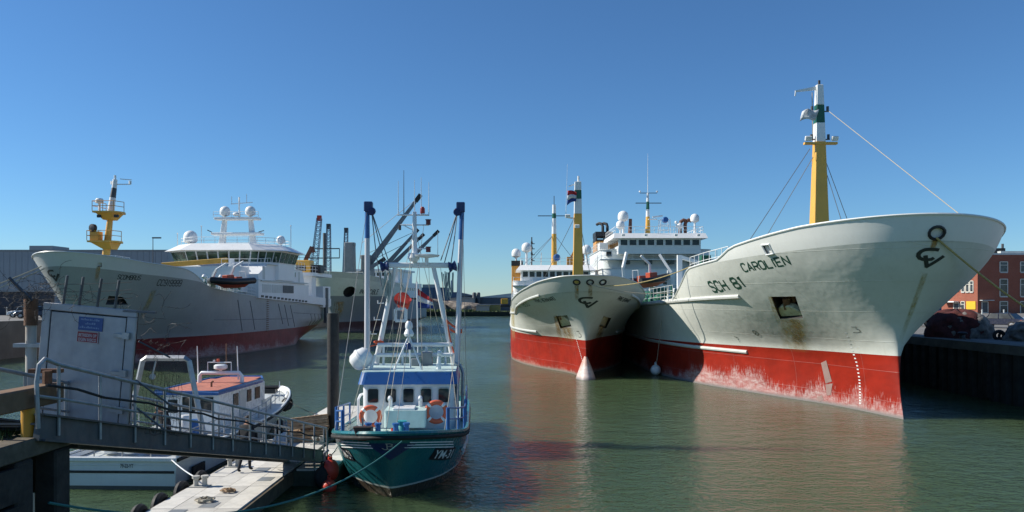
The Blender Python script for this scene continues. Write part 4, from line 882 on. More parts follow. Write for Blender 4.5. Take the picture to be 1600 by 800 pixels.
HD.text('INVINCIBLE', (561, 458.5), (590, 459.5), .95, LETTERB, .16)
HD.cut('low', ring_pts(HD, (546, 456), 1.25, 1.15), BLACK, 'hawse_hole', 1.0)
HD.patch((520, 470), (540, 470), 4, RUST); HD.done(HULLD, mat('bulwark_green_grey', (.56, .58, .50), .5, var=.06, dirt=.2), DECK)
for (x, y, w_, z1) in ((0, 9, 2.0, 17.6), (2.6, 11, 1.8, 15.2), (.5, 20, 1.8, 14)):
    MB().beam((x, y, 9.4), (x, y, z1), w_, w_, w2=w_*.85).bb(x-1.0, x+1.0, y-.6, y+.6, z1-.8, z1).build('boom_post', MGREY, D, bevel=.1)
for pa, pb, Y, w_ in (((577, 412), (656, 306), 156, .95), ((602, 416), (652, 360), 162, .8), ((611, 416), (661, 367), 168, .8), ((642, 403), (684, 362), 176, .85), ((560, 430), (600, 405), 154, .9)):
    a, b = HD.Mi @ at(*pa, Y), HD.Mi @ at(*pb, Y+1); bo = MB().beam(a, b, w_*1.3, w_*1.3, w2=w_*.55).build('cargo_boom', mat('boom_grey', (.16, .18, .2), .5, var=.15), D)
    d = (b-a).normalized(); MB().beam(b-d*1.4, b+d*.3, w_*.8, w_*.9).build('boom_head', BLACK, bo)
for pa, pb in (((657, 306), (565, 380)), ((652, 360), (566, 400)), ((684, 362), (684, 402)), ((661, 367), (575, 410))):
    MB().tube([HD.Mi @ at(*pa, 157), HD.Mi @ at(*pb, 156)], .05, 4).build('boom_wire', WIRE, D)
MB().bb(-6.5, 6.8, 24, 40, 6, 10).bb(-5, 5, 26, 38, 10, 12.6).build('superstructure', WSIDE, D)
MB().bb(-5.4, 5.4, 25.4, 39, 12.6, 13.0).build('superstructure_roof', WSIDE, D); windows_row(D, (-4.8, 26), (4.8, 26), 8, 11.5, 12.2, .4, (0, -1), GLASS, .05)
windows_row(D, (6.8, 25), (6.8, 38), 7, 8.3, 8.9, 1.2, (1, 0), GLASS, .05)
for t0 in (27, 31, 35): MB().bb(6.75, 7.35, t0, t0+2.6, 6.2, 6.7).build('rusty_rail', RUSTY, D)
dm_ = MB().tube([(-3, 3, 10), (-3, 3, 19)], .3, 6).beam((-6, 3, 16), (0, 3, 16), .2).beam((-6, 3, 14.2), (0, 3, 14.2), .2).beam((-6, 3, 14.2), (-6, 3, 16), .12).beam((0, 3, 14.2), (0, 3, 16), .12).build('signal_mast', DGREY, D)
fence(D, [(-6, 2, 10.2), (5, 2, 10.2)], 1.2, WHITE, step=1.6, r=.04)
# ================================================================ teal fishing cutter in the middle
E = thing('fishing_cutter', 'teal fishing cutter with white wheelhouse, blue visor and two tall raised outrigger booms', 'fishing boat', (-3.66, 23.4, 0), .05)
def teal_mat():
    n = N('teal_hull'); x, y, z = n.sep(n.obj)
    f = n.noise(n.scale(n.obj, (1, 1, .5)), 1.4, 4); c = n.mix(n.rng(f, .3, .7), (.014, .125, .145), (.023, .175, .19))
    g = n.noise(n.scale(n.obj, (6, 6, .7)), 1.3, 6, .7); c = n.mix(n.math('MULTIPLY', n.rng(g, .5, .85), .35), c, (.03, .07, .06))
    zz = n.math('ADD', z, n.rng(n.noise(n.obj, 3, 3), 0, 1, -.008, .008))
    c = n.mix(n.math('GREATER_THAN', zz, .37), (.55, .57, .52), c); low = n.mix(n.noise(n.scale(n.obj, (5, 5, 2)), 1.5, 5, .7), (.025, .022, .018), (.11, .085, .06))
    c = n.mix(n.math('GREATER_THAN', zz, .31), low, c)
    nb = n.bump(n.noise(n.obj, 1.1, 2), .3, .06); nb = n.bump(n.noise(n.obj, 45, 2), .05, .01, nb)
    return n.out(c, n.rng(g, .3, .7, .16, .34), 0., nb)
TEAL = teal_mat()
PALE = mat('pale_deck_teal', (.48, .62, .6), .5, var=.08, sc=3, dirt=.2)
HE = Hull(E, dict(len=14.5, ftop=1.2, f=([-.8, 0, 1, 2.2, 3], [-.2, 0, .45, 1.2, 1.6]), Lw=([0, .6, 1.9, 4, 9], [0, .6, 1.45, 1.92, 2.15]), deck=(4.8, 2.26),
    w=([0, .4, 1.0, 1.7, 2.2], [0, .25, .62, .9, 1]), ztip=2.2, zb=-.8, nu=56, rows=16, S0=([-1.2, 2, 6, 14.5], [2.2, 1.75, 1.4, 1.4]),
    S=([-1.2, 0, 2, 5, 9, 14.5], [2.16, 1.98, 1.68, 1.38, 1.2, 1.3]), K=([-1.2, 2, 5, 9, 14.5], [2.0, 1.52, 1.2, 1.02, 1.1]), stern=(3, .85), cap=.075))
HE.text('YM-31', (674, 715), (703, 714), .30, WHITE2, .015, name='registration_lettering', off=.028)
HE.text('YM-31', (538.5, 712), (553, 716.5), .30, WHITE2, .015, name='registration_lettering', off=.028)
def board(H, pa, pb, h, y0, m, off=.018, nx=8):
    A_, B_, u, v, d = H.frame(pa, pb); W = (B_-A_).length; vs = [(W*i/nx, y0+h*j/3) for j in range(4) for i in range(nx+1)]
    return MB().add(H.lay(vs, A_, u, v, d, off), [(j*(nx+1)+i, j*(nx+1)+i+1, (j+1)*(nx+1)+i+1, (j+1)*(nx+1)+i) for j in range(3) for i in range(nx)]).build('registration_board', m, E)
board(HE, (671, 715), (705, 714), .42, -.06, BLACK); board(HE, (538, 712), (554, 717), .42, -.06, BLACK)
for k in range(3):
    for pa, pb in (((640-k*4, 691+k*4), (708, 690+k*4)), ((533, 690+k*4.0), (577+k*3, 692+k*4))):
        A_, nn = HE.hit(*pa); P_ = []
        for i in range(10): q, nn = HE.hit(pa[0]+(pb[0]-pa[0])*i/9, pa[1]+(pb[1]-pa[1])*i/9); P_.append((q, nn))
        MB().add([q+n_*.012+V((0, 0, s_*.014)) for q, n_ in P_ for s_ in (-1, 1)], [(2*i, 2*i+2, 2*i+3, 2*i+1) for i in range(9)]).build('white_stripe', WHITE2, E)
tri = MB(); R_ = 8
for j in range(R_+1):
    k = j/R_
    for i in range(9):
        a = i/8; q, nn = HE.hit((571+38*k)+(80-78*k)*a*1.0, 692.5+26*k); tri.v.append(q+nn*.01)
tri.f = [(j*9+i, j*9+i+1, (j+1)*9+i+1, (j+1)*9+i) for j in range(R_) for i in range(8)]; tri.build('bow_flash', DBLUE, E)
JB = [densify([(.35, .95), (.42, .98), (.75, .98), (.92, .85), (.88, .65), (.7, .55), (.5, .54)], 3), densify([(.7, .54), (.95, .42), (.95, .18), (.75, .05), (.5, .05)], 3), densify([(.47, .97), (.47, .12), (.38, .03), (.2, .05), (.02, .2)], 3)]
HE.mark(strokes2d(JB, .09), (605.5, 697), .34, .24, LGREY, 'monogram', off=.03)
HE.done(TEAL, TEAL, PALE)
MB().tube([(-L-.03, t, z-.13) for t, L, z in HE.top][::-1]+[(L+.03, t, z-.13) for t, L, z in HE.top][1:], .065, 8).build('rubbing_strake', RUBBER, E, True)
MB().tube([(2.12, 2.6, .95), (2.22, 5, .8), (2.22, 10, .75)], .06, 8).tube([(2.1, 3.6, .62), (2.17, 6, .5), (2.18, 10, .5)], .05, 8).build('side_fender_strip', LGREY, E, True)
# wheelhouse
WHE = mat('wheelhouse_white', (.78, .79, .8), .3, var=.03, sc=2, dirt=.12, dcol=(.42, .38, .3))
def rr(x0, x1, y0, y1, r): return rrect(x0, x1, y0, y1, r, 4)
block(E, rr(-1.75, 1.75, 6.0, 9.6, .22), .9, 3.0, WHE, 'wheelhouse')
vis = frustum(E, rr(-1.92, 1.92, 5.78, 9.8, .25), 2.82, rr(-1.82, 1.82, 5.95, 9.7, .25), 3.26, BLUEP, 'visor')
block(E, rr(-1.8, 1.8, 6.0, 9.7, .25), 3.262, 3.30, PALE, 'wheelhouse_roof')
for i in range(5):
    cx = -1.34+i*.67; w_, h_ = .43, .56; zc = 2.38
    wn = MB().prism(rrect(cx-w_/2, cx+w_/2, zc-h_/2, zc+h_/2, .09, 3), (0, 6.01, 0), (1, 0, 0), (0, 0, 1), .045).build('window', GLASS, E)
    P_ = rrect(cx-w_/2, cx+w_/2, zc-h_/2, zc+h_/2, .09, 3); MB().tube([(a, 5.965, b) for a, b in P_+P_[:2]], .022, 5, False).build('window_frame', LGREY, wn, True)
for y0 in (6.6, 7.6, 8.6): MB().bb(1.74, 1.79, y0, y0+.5, 2.1, 2.65).build('window', GLASS, E)
# foredeck gear
MB().prism(rrect(-.75, .75, 4.4, 5.95, .12), (0, 0, 1.4), (1, 0, 0), (0, 1, 0), .62).build('foredeck_hatch', PALE, E, True)
MB().bb(-.45, .35, 4.5, 5.3, 2.02, 2.1).build('hatch_cover', WHE, E, bevel=.02)
for x in (-.62, .5):
    MB().tube([(x, 5.4, 1.4), (x, 5.4, 2.25), (x, 5.33, 2.36), (x, 5.2, 2.4), (x, 5.1, 2.33)], .075, 9).build('goose_neck_vent', WHE, E, True)
MB().tube([(-.5, 5.25, 1.4), (-.5, 5.25, 1.0)], .09, 8).lathe([(.16, 0), (.1, .05), (.08, .5), (.2, .56)], 12, (-.3, 5.2, 1.45)).build('buoy_pot', RED, E, True)
bl = MB()
for x, y in ((-.75, .1), (-.45, .05), (.1, .0), (.42, .05)): bl.lathe([(.09, 0), (.08, .28), (.11, .3), (.11, .36)], 10, (x, y+.2, 1.88))
bl.bb(-.85, .6, .1, .5, 1.84, 1.92)
bl.build('mooring_bitts', BLUEP, E, True)
MB().lathe([(.12, 0), (.2, .1), (.12, .25), (.16, .4)], 10, (.25, .6, 1.85)).build('windlass', mat('turquoise_cover', (.03, .3, .32), .6, var=.2), E, True)
ar = MB().bb(-1.0, -.55, -.5, -.1, 1.9, 2.2).prism([(-.28, .0), (.28, .0), (.13, -.42), (-.13, -.42)], (-.78, -.62, 2.30), (1, 0, 0), (0, 0, 1), .2)
ar.build('anchor_housing', mat('anchor_brown', (.06, .035, .028), .6, var=.3), E, bevel=.02)
MB().torus((-.78, -.72, 2.30), .25, .025, (0, 1, 0), 20, 6, 0, pi).beam((-.78, -.72, 2.28), (-.78, -.72, 2.54), .05).build('anchor_ring', STEEL, E, True)
def brail(pts, hs, name='bow_rail'):
    mb = MB(); rl = None
    for h in hs: mb.tube([V(p)+V((0, 0, h)) for p in pts], .028, 7)
    rl = mb.build(name, BLUEP, E, True)
    for p in pts: MB().tube([p, V(p)+V((0, 0, max(hs)))], .035 if p is not pts[0] else .06, 7).build('stanchion', BLUEP, rl, True)
top = lambda t, sg: next((V((sg*(L-.08), tt, z)) for tt, L, z in HE.top if tt >= t), None)
brail([top(.2, -1), top(1.1, -1), top(2.4, -1)], (.35, .68)); brail([top(2.4, -1), top(4.0, -1), top(5.6, -1)], (.4, .8))
brail([top(.6, 1), top(1.6, 1), top(2.9, 1), top(4.2, 1), top(5.6, 1)], (.4, .75), 'side_rail'); brail([top(5.6, 1), top(7.5, 1), top(9, 1), top(11, 1)], (.45, .9), 'side_rail')
MB().tube([(-1.95, 6.3, .95), (-1.95, 6.3, 2.2), (-1.9, 6.5, 2.35), (-1.8, 6.9, 2.35)], .05, 8).build('grab_rail', WHE, E, True)
MB().tube([(2.0, 8.4, 1.0), (2.05, 8.4, 3.0), (1.95, 8.4, 3.3), (1.7, 8.4, 3.42)], .07, 8).build('exhaust_pipe', STEEL, E, True)
# gantry, mast and raised booms
GW = mat('gantry_white', (.74, .76, .77), .35, var=.04, dirt=.15, dcol=(.35, .3, .25))
for sx in (-1, 1): MB().tube([(sx*1.78, 9.4, 1.1), (sx*1.62, 9.3, 3.5), (sx*.78, 9.0, 7.5)], [.125, .12, .095], 10).build('gantry_leg', GW, E, True)
MB().beam((-1.1, 9, 7.5), (1.45, 9, 7.5), .22, .22).build('gantry_crossbar', GW, E, bevel=.04)
for sx, x in ((-1, -1.25), (1, 1.6)): MB().lathe([(.1, -.18), (.24, -.14), (.14, 0), (.24, .14), (.1, .18)], 12, (x, 8.95, 7.45), (1, 0, .2)).build('sheave_block', DBLUE, E, True)
me_ = MB().tube([(0, 9, 7.5), (0, 9, 9.75)], [.13, .085], 10).build('mast', GW, E, True)
MB().tube([(-.72, 9, 9.62), (.62, 9, 9.62)], .035, 7).tube([(-.6, 9, 9.2), (.6, 9, 9.2)], .03, 7).beam((-.5, 9, 9.2), (0, 9, 8.95), .04).beam((.5, 9, 8.2), (0, 9, 8.2), .05).beam((.45, 9, 7.95), (0, 9, 7.95), .05).build('yard', GW, me_)
for x, h in ((-.68, 1.45), (-.45, 1.9), (0, 1.5), (.28, 1.6), (.6, 1.4)): MB().tube([(x, 9, 9.6), (x, 9, 9.6+h)], [.022, .010], 5).build('whip_antenna', GW if x != -.45 else DGREY, me_)
MB().lathe([(.1, 0), (.1, .2), (.05, .28)], 10, (.34, 8.95, 9.68)).build('strobe_lamp', RED, me_, True)
for x, z in ((.58, 9.2), (.58, 8.05)): MB().lathe([(.1, 0), (.1, .2), (.13, .2), (.13, .23)], 10, (x, 8.95, z)).build('signal_lamp', mat('lamp_red', (.14, .02, .025), .4), me_, True)
MB().lathe([(.06, 0), (.06, .2)], 8, (-.62, 9, 8.98)).build('bell', BLACK, me_)
MB().lathe([(.16, -.2), (.25, -.05), (.2, .15)], 12, (-.02, 8.8, 7.85)).lathe([(.1, 0), (.5, .05), (.55, .12), (.2, .16)], 20, (.52, 8.8, 7.8)).tube([(.52, 8.8, 7.5), (.52, 8.8, 7.8)], .08, 7).build('radar_scanner', GW, me_, True)
for sx, bx, tx in ((-1, -1.98, -1.98), (1, 1.72, 2.0)):
    b0, b1 = V((bx, 9.0, 1.2 if sx > 0 else 3.3)), V((tx, 9.0, 10.0)); km = b0.lerp(b1, .795 if sx < 0 else .84)
    bo = MB().tube([b0, km], [.125, .105], 12).build('outrigger_boom', mat('boom_aluminium', (.56, .57, .6), .35, 0, var=.05), E, True)
    MB().tube([km, b1], [.108, .1], 12).build('blue_boom_end', BLUEP, bo, True)
    MB().box(b1+V((sx*-.06, -.05, -.05)), (.36, .3, .42)).lathe([(.17, -.1), (.17, .1)], 12, b1+V((-sx*.2, -.1, -.25)), (0, 1, .2)).build('head_block', DBLUE, bo, bevel=.03)
    for k, (q, sag) in enumerate((((-sx*-.0+sx*1.2, 9, 7.4), .05), ((sx*1.35, 8.8, 6.6), .35), ((sx*1.1, 9, 7.7), .0))):
        MB().tube(catenary(b1+V((-sx*.2, -.1, -.25)), (q[0], q[1], q[2]), sag, 10), .022, 5).build('hoist_wire', WIRE, bo)
    bun = MB(); rnd = random.Random(5+sx)
    for i in range(6):
        x = sx*(1.15+rnd.random()*.35); y = 8.8+rnd.random()*.25; z1 = 7.3-rnd.random()*.2; dz = .5+rnd.random()*.9
        bun.tube([(x, y, z1), (x+.06, y, z1-dz*.7), (x+.1, y, z1-dz), (x+.17, y, z1-dz*.7), (x+.2, y, z1)], .024, 5)
    bun.build('rope_bundle', mat('pale_green_rope', (.33, .4, .37), .85, var=.2), bo)
MB().tube([(-2.1, 8.9, 3.3), (-1.6, 9.2, 3.3)], .09, 8).tube([(-2.0, 9, .9), (-1.98, 9, 3.4)], .1, 8).build('boom_heel_bracket', GW, E)
# roof gear
rg = MB()
for z, x0, x1 in ((3.72, -1.6, 1.6), (4.15, -1.55, 1.6)): rg.tube([(x0, 9.0, z), (x1, 9.0, z)], .085, 8)
for x in (-1.3, -.5, .5, 1.3): rg.tube([(x, 9.0, 3.28), (x, 9.0, 4.15)], .05, 7)
rg.build('roof_gantry_rail', GW, E, True)
MB().bb(.3, .75, 8.6, 9.4, 3.3, 3.85).bb(-.1, .2, 8.4, 9, 3.3, 3.6).build('roof_lockers', MGREY, E, bevel=.02)
tp = MB()
for x, y in ((-.62, 6.6), (.48, 6.6), (-.05, 7.6)): tp.tube([(x, y, 3.28), (-.06, 6.9, 4.62)], .035, 7)
tp.build('lamp_tripod', GW, E, True); MB().lathe([(.16, 0), (.2, .1), (.12, .28), (.15, .36), (.14, .5), (.08, .6)], 14, (-.06, 6.9, 4.6)).build('searchlight', GW, E, True)
MB().lathe([(.1, -.06), (.11, .12), (.06, .2)], 10, (-.06, 6.7, 4.15)).build('horn', DBLUE, E, True)
MB().tube([(1.1, 7, 3.28), (1.12, 7, 3.8)], [.1, .07], 9).lathe([(.06, -.3), (.09, .3)], 9, (1.35, 7, 3.86), (1, 0, 0)).ball((1.14, 6.9, 3.95), .1, 9, 6).build('roof_lamp', GW, E, True)
MB().tube([(-1.55, 6.8, 3.28), (-1.35, 6.8, 3.9)], .06, 8).build('raft_bracket', GW, E, True)
raft = MB().lathe([(.02, -.44), (.2, -.42), (.34, -.3), (.39, -.06), (.42, -.05), (.42, .05), (.39, .06), (.34, .3), (.2, .42), (.02, .44)], 18, (0, 0, 0), (.75, .1, .55)).build('liferaft_canister', WHITE2, None, True)
raft.location = HE.M @ V((-1.93, 6.9, 3.72)); tag(raft, 'white round life raft canister beside the blue visor of the teal cutter', 'life raft')
for a, b in (((-.45, .2, 2.0), (-.1, 8.9, 7.5)), ((-.2, .2, 2.0), (0, 8.9, 8.8)), ((.1, .2, 2.0), (.4, 8.9, 9.2)), ((-1.95, 1.2, 1.8), (-2.0, 8.9, 9.7)), ((1.9, 2.8, 1.6), (2.05, 8.9, 9.6)), ((1.5, 2.6, 1.6), (1.75, 6.5, 3.9)), ((-.9, 8.9, 3.3), (-.9, 8.9, 7.4)), ((2.2, 10, 1.3), (2.02, 9, 9.7)), ((-1.9, 3.5, 1.5), (-1.0, 8.9, 7.4)), ((1.95, 4, 1.5), (1.1, 8.9, 7.4)), ((-1.3, 9, 3.3), (-.05, 9, 8.9)), ((1.4, 9, 3.3), (.05, 9, 8.9)), ((.5, 6.5, 3.3), (.2, 9, 7.4)), ((-2.1, 11, 1.2), (-1.98, 9, 9.6)), ((-.6, 9, 3.3), (-.6, 9, 7.4)), ((.75, 9, 3.3), (.6, 9, 7.4))):
    MB().tube([a, b], .010, 5).build('stay', ROPE if b[2] < 9 else WIRE, E)
for z, x in ((5.2, -1.45), (4.6, -1.6), (5.9, -1.3), (4.9, 1.45), (4.1, 1.6)): MB().tube([(x, 9.15, z), (x-.25 if x < 0 else x-.3, 9.1, z), (x-.25 if x < 0 else x-.3, 9.1, z+.12)], .025, 6).build('boom_hook', GW, E)
ORN = mat('orange_netting', (.75, .13, .05), .8, var=.25, sc=10)
MB().torus((-1.52, 9.2, 4.25), .17, .05, (0, .2, 1)).tube([(-1.4, 9.1, 4.2), (-2.0, 9.0, 4.05)], .025, 5).build('orange_lashing', ORN, E, True)
MB().tube(catenary((1.35, 9.1, 5.15), (2.0, 9, 4.75), .05, 6), .045, 6).tube(catenary((1.5, 9.1, 4.8), (2.0, 9, 4.68), .08, 6), .05, 6).tube([(1.35, 9.05, 5.2), (1.5, 9.1, 4.4), (1.65, 9.1, 3.8)], .03, 5).build('orange_lashing', ORN, E, True)
# things hung on the cutter
def lifebuoy(c, R, label):
    t = thing('lifebuoy', label, 'lifebuoy', HE.M @ V(c), .05, 'lifebuoys on the teal cutter')
    r = MB().torus((0, 0, 0), R, R*.26, (0, 1, 0), 28, 10).build('ring', ORANGE, t, True); r.scale = (1, .7, 1)
    for k in range(4):
        a = pi/4+k*pi/2; MB().torus((0, 0, 0), R, R*.272, (0, 1, 0), 5, 10, a-.13, a+.13).build('white_band', WHITE2, t, True)
lifebuoy((-1.32, 5.1, 1.72), .34, 'orange lifebuoy on the cutter, beside the black anchor housing'); lifebuoy((1.1, 5.15, 1.86), .36, 'orange lifebuoy under the right-hand windows of the cutter wheelhouse')
MB_ = MB().lathe([(.0, 0), (.2, .02), (.3, .42), (.335, .44), (.335, .49), (.3, .49)], 18, (0, 0, 0), (.1, -.75, .45))
bk = MB_.build('bucket', RED, None, True); bk.location = at(628, 476, 33); tag(bk, 'red bucket hanging in front of the gantry, tilted with its mouth to the viewer', 'bucket', 'red buckets under the gantry')
b2 = MB().lathe([(.0, 0), (.2, .02), (.3, .42), (.335, .44), (.335, .49), (.3, .49)], 18, (0, 0, 0), (.1, -.3, .8)).build('bucket', RED, None, True)
b2.location = at(630, 484, 33.2); tag(b2, 'lower red bucket nested below the tilted one under the gantry', 'bucket', 'red buckets under the gantry')
ln = MB().tube([at(627, 420, 32.6), at(628, 472, 32.8)], .015, 5).build('bucket_line', ROPE, None); tag(ln, 'thin line holding the red buckets under the gantry crossbar', 'rope')
fr = MB(); o_ = at(626, 492, 32.5)
for a, b in (((-.22, -.25), (-.22, .25)), ((.22, -.25), (.22, .25)), ((-.22, .25), (.22, .25)), ((-.22, -.25), (.22, -.25))): fr.beam(o_+V((a[0], 0, a[1])), o_+V((b[0], 0, b[1])), .13, .12)
fr.tube([o_+V((0, 0, .3)), o_+V((0, 0, 1.95))], .02, 5)
tag(fr.build('net_block', GW, None, bevel=.03), 'white square block frame hanging below the gantry of the cutter', 'pulley block')
dutch_flag(lambda s, k: V(at(648, 478, 36))+V((.15+.72*s, .12*sin(s*6), .8-.15*k-.5*s+(.08*s*k))), 'faded Dutch tricolour drooping behind the white gantry of the teal cutter')
es = MB().tube([HE.Mi @ at(651.5, 440, 36), HE.Mi @ at(653.5, 590, 36)], .035, 6).build('ensign_staff', GW, E)
# ================================================================ workboat with red roof, stern towards the viewer
W = thing('workboat', 'white workboat with red roof edged in blue, stern on, moored at the pontoon', 'boat', (-12.0, 38.4, 0), pi-.035)
HW_ = hull_mat('white_workboat_hull', (.66, .68, .66), (.05, .05, .055), .12, .3, .3, .1, foulcol=(.3, .3, .26))
HW = Hull(W, dict(len=14.0, ftop=1.0, f=([-.6, 0, 1.6, 2.5], [-.3, 0, 1.0, 1.3]), Lw=([0, 1.5, 4, 7, 10], [0, .5, 1.2, 1.7, 1.8]), deck=(8, 1.87),
    w=([0, .5, 1.0, 1.6], [0, .3, .65, 1]), ztip=1.6, zb=-.6, nu=44, rows=12, S0=([-1, 4, 14], [1.6, 1.2, 1.1]), S=([-1, 1, 4, 8, 14], [1.6, 1.4, 1.12, 1.0, 1.05]),
    K=([-1, 4, 14], [1.45, 1.0, .92]), cap=.05))
HW.done(HW_, WHITE2, LGREY)
for sg in (-1, 1): MB().tube([(sg*(L+.03), t, z-.1) for t, L, z in HW.top], .06, 7).build('rubbing_strake', RUBBER, W, True)
MB().bb(-1.87, 1.87, 14.0, 14.07, .90, 1.04).build('transom_capping', WHITE2, W, bevel=.02)
MB().bb(-1.78, 1.78, 13.9, 14.015, .52, .60).build('transom_stripe', BLACK, W)
vs, fs = text2d('79-22-YT', .01); MB().add([(-.05-x*.42, 14.02, .70+y*.12) for x, y in vs], fs).build('registration_lettering', LETTERB, W)
MB().bb(-1.99, -1.93, 12.2, 13.1, .2, .55).build('side_fender', RUBBER, W)
def wx(x, y): return (-x, y)     # local: +x is towards the quay wall, so starboard (right in view) is -x
cab = MB().bb(-1.05, 1.05, 3.9, 8.9, .9, 2.42).build('cabin', WHITE2, W, bevel=.04)
rp = [(-1.2, 9.3), (-1.2, 4.6), (-.75, 3.5), (.75, 3.5), (1.2, 4.6), (1.2, 9.3)]
block(W, rp, 2.42, 2.54, BLUEP, 'roof_slab', False)
ROOF = mat('faded_red_roof', (.47, .17, .11), .7, var=.15, sc=2, dirt=.2, dcol=(.45, .3, .24))
for i in range(9):
    x0 = -1.1+i*.245; y0 = 4.65 if abs(x0+.12) > .8 else 3.75; MB().bb(x0, x0+.23, y0, 9.22, 2.545, 2.575).build('roof_board', ROOF, W)
P_ = [(*p, 2.56) for p in rp]; MB().tube(P_+[P_[0], P_[1]], .06, 6, False).build('roof_edge', BLUEP, W, True)
wn = MB()
for x0, w_ in ((-.85, .5), (-.15, .5)): MB().bb(x0, x0+w_, 8.88, 8.93, 1.75, 2.3).build('window', GLASS, W)
d_ = MB().bb(.45, .98, 8.88, 8.935, .95, 2.32).build('door', WHITE2, W, bevel=.01); MB().bb(.53, .9, 8.93, 8.95, 1.7, 2.2).build('door_window', GLASS, d_); MB().ball((.55, 8.97, 1.45), .03, 8, 6).build('door_handle', BLACK, d_)
for y0, w_ in ((7.0, .5), (5.6, .45), (4.6, .55)): MB().bb(-1.085, -1.04, y0, y0+w_, 1.75, 2.25).build('window', glass_mat('side_glass', (.03, .04, .042), .25), W)
MB().bb(-1.08, -1.04, 6.2, 6.85, .95, 2.3).build('side_door', LGREY, W); MB().bb(-1.082, -1.04, 3.92, 4.3, 1.3, 1.6).build('notice_board', LGREY, W)
block(W, [(-1.0, 3.9), (1.0, 3.9), (.7, 2.0), (-.7, 2.0)], .95, 1.55, LGREY, 'fore_cabin', False)
MB().tube([(-.9, 6.2, 2.56), (-.9, 6.2, 2.85), (-.8, 6.2, 2.98), (.8, 6.2, 2.98), (.9, 6.2, 2.85), (.9, 6.2, 2.56)], .085, 10).build('radar_arch', WHITE2, W, True)
MB().lathe([(.2, 0), (.27, .05), (.27, .17), (.2, .22)], 18, (.0, 6.2, 3.12)).tube([(0, 6.2, 2.98), (0, 6.2, 3.15)], .06, 7).build('radar', WHITE2, W, True)
MB().tube([(-.45, 6.2, 2.98), (-.45, 6.2, 3.42), (.55, 6.2, 3.42), (.55, 6.2, 2.98)], .025, 6).lathe([(.05, 0), (.05, .1)], 8, (.28, 6.2, 3.42)).build('lamp_frame', WHITE2, W); MB().lathe([(.07, 0), (.06, .12)], 10, (.1, 6.2, 3.44)).build('amber_lamp', ORANGE, W, True)
for x in (.95, -.75): MB().tube([(x, 6.2, 2.7), (x+.05, 6.2, 4.1)], [.03, .015], 6).build('whip_antenna', WHITE2, W)
MB().tube([(-.2, 6.1, 3.0), (-.2, 6.1, 4.2)], .018, 5).build('flag_pole', RUSTY, W)
for x in (.4, -.3): MB().tube([(x, 7.8, 2.57), (x, 7.8, 2.75), (x-.06, 7.75, 2.8)], .04, 7).build('roof_vent', RUSTY, W, True)
# stern gallows, rails, deck gear
gal = MB().tube([(-1.75, 11.6, .95), (-1.15, 11.6, 3.9), (-1.0, 11.6, 4.0), (.35, 11.6, 4.0), (.5, 11.6, 3.9), (1.15, 11.6, .95)], .10, 4).build('stern_gallows', STEEL, W)
MB().tube([(.0, 11.6, 4.0), (.15, 11.6, 3.4)], .03, 5).lathe([(.1, -.04), (.1, .04)], 10, (.15, 11.6, 3.35), (0, 1, 0)).build('hanging_block', STEEL, gal)
fence(W, [(-1.8, 9.3, 1.0), (-1.85, 13.8, 1.0), (1.85, 13.8, 1.0), (1.85, 9.3, 1.0)], .75, STEEL, 'stern_rail', .022, 1.0)
fence(W, [(-1.72, 8.2, 1.05), (-1.5, 5, 1.1), (-1.05, 2, 1.25), (-.35, -.1, 1.45)], .5, STEEL, 'bow_rail', .02, 1.2)
for x, y, m, r, h in ((.9, 12.8, WHITE2, .3, .6), (.2, 12.9, WHITE2, .26, .75), (-.75, 10.3, BLUEP, .25, .7), (-.7, 10.9, WHITE2, .2, .95)):
    MB().lathe([(r*.9, 0), (r, .05), (r, h*.5), (r*1.03, h*.52), (r, h*.56), (r, h-.05), (r*.85, h)], 14, (x, y, .96)).build('deck_drum', m, W, True)
MB().ball((1.35, 12.2, 1.75), .33, 14, 8, (1.3, .8, .8)).build('float', WHITE2, W, True)
MB().bb(-1.0, -.1, 12.0, 12.8, .95, 1.3).build('red_locker', mat('dull_red', (.2, .035, .03), .6), W, bevel=.03)
MB().bb(-.3, .3, .0, .4, 1.4, 1.62).tube([(-.4, .2, 1.7), (.4, .2, 1.7)], .09, 8).build('anchor_winch', BLACK, W)
for y in (1.0, 1.4): MB().torus((-1.15, y, 1.0), .24, .09, (-1, .3, 0), 16, 7).build('tyre_fender', RUBBER, W, True)
for y in (5, 8): MB().lathe([(.03, 0), (.13, .08), (.13, .65), (.03, .75)], 12, (-2.1, y, .15)).build('hull_fender', RUBBER, W, True)

# ================================================================ pontoon
def rnd_mat(name, col, var, rough=.8):
    n = N(name); oi = n.new('ShaderNodeObjectInfo'); f = n.noise(n.obj, 2.2, 5, .7)
    c = n.mix(oi.outputs['Random'], mul(col, 1-var), mul(col, 1+var)); c = n.mix(n.math('MULTIPLY', n.rng(f, .45, .75), .5), c, mul(col, .45))
    nb = n.bump(n.noise(n.obj, 40, 3), .25); return n.out(c, rough, 0., nb)
PANEL = rnd_mat('bleached_deck_panel', (.6, .58, .53), .16); PLANK = rnd_mat('dock_plank', (.16, .13, .09), .35, .9)
PT = thing('pontoon', 'pale floating pontoon of bleached deck panels beside the teal cutter', 'pontoon')
GREENK = mat('algae_concrete', (.06, .075, .055), .85, var=.35, sc=3, bump=.4)
MB().bb(-9.5, -7.15, 14, 40, -.4, .47).build('float_body', GREENK, PT); MB().bb(-7.15, -5.75, 24.9, 29.6, -.4, .47).build('side_float', GREENK, PT)
first = {}
for c in range(4):
    for r in range(21):
        k = ('m',); y0 = 14+r*1.24
        if k not in first: first[k] = MB().bb(0, .575, 0, 1.225, 0, .06).build('deck_panel', PANEL, PT, bevel=.008); first[k].location = (-9.5+c*.588, y0, .472)
        else: share(first[k], (-9.5+c*.588, y0, .472+random.uniform(-.006, .006)), PT)
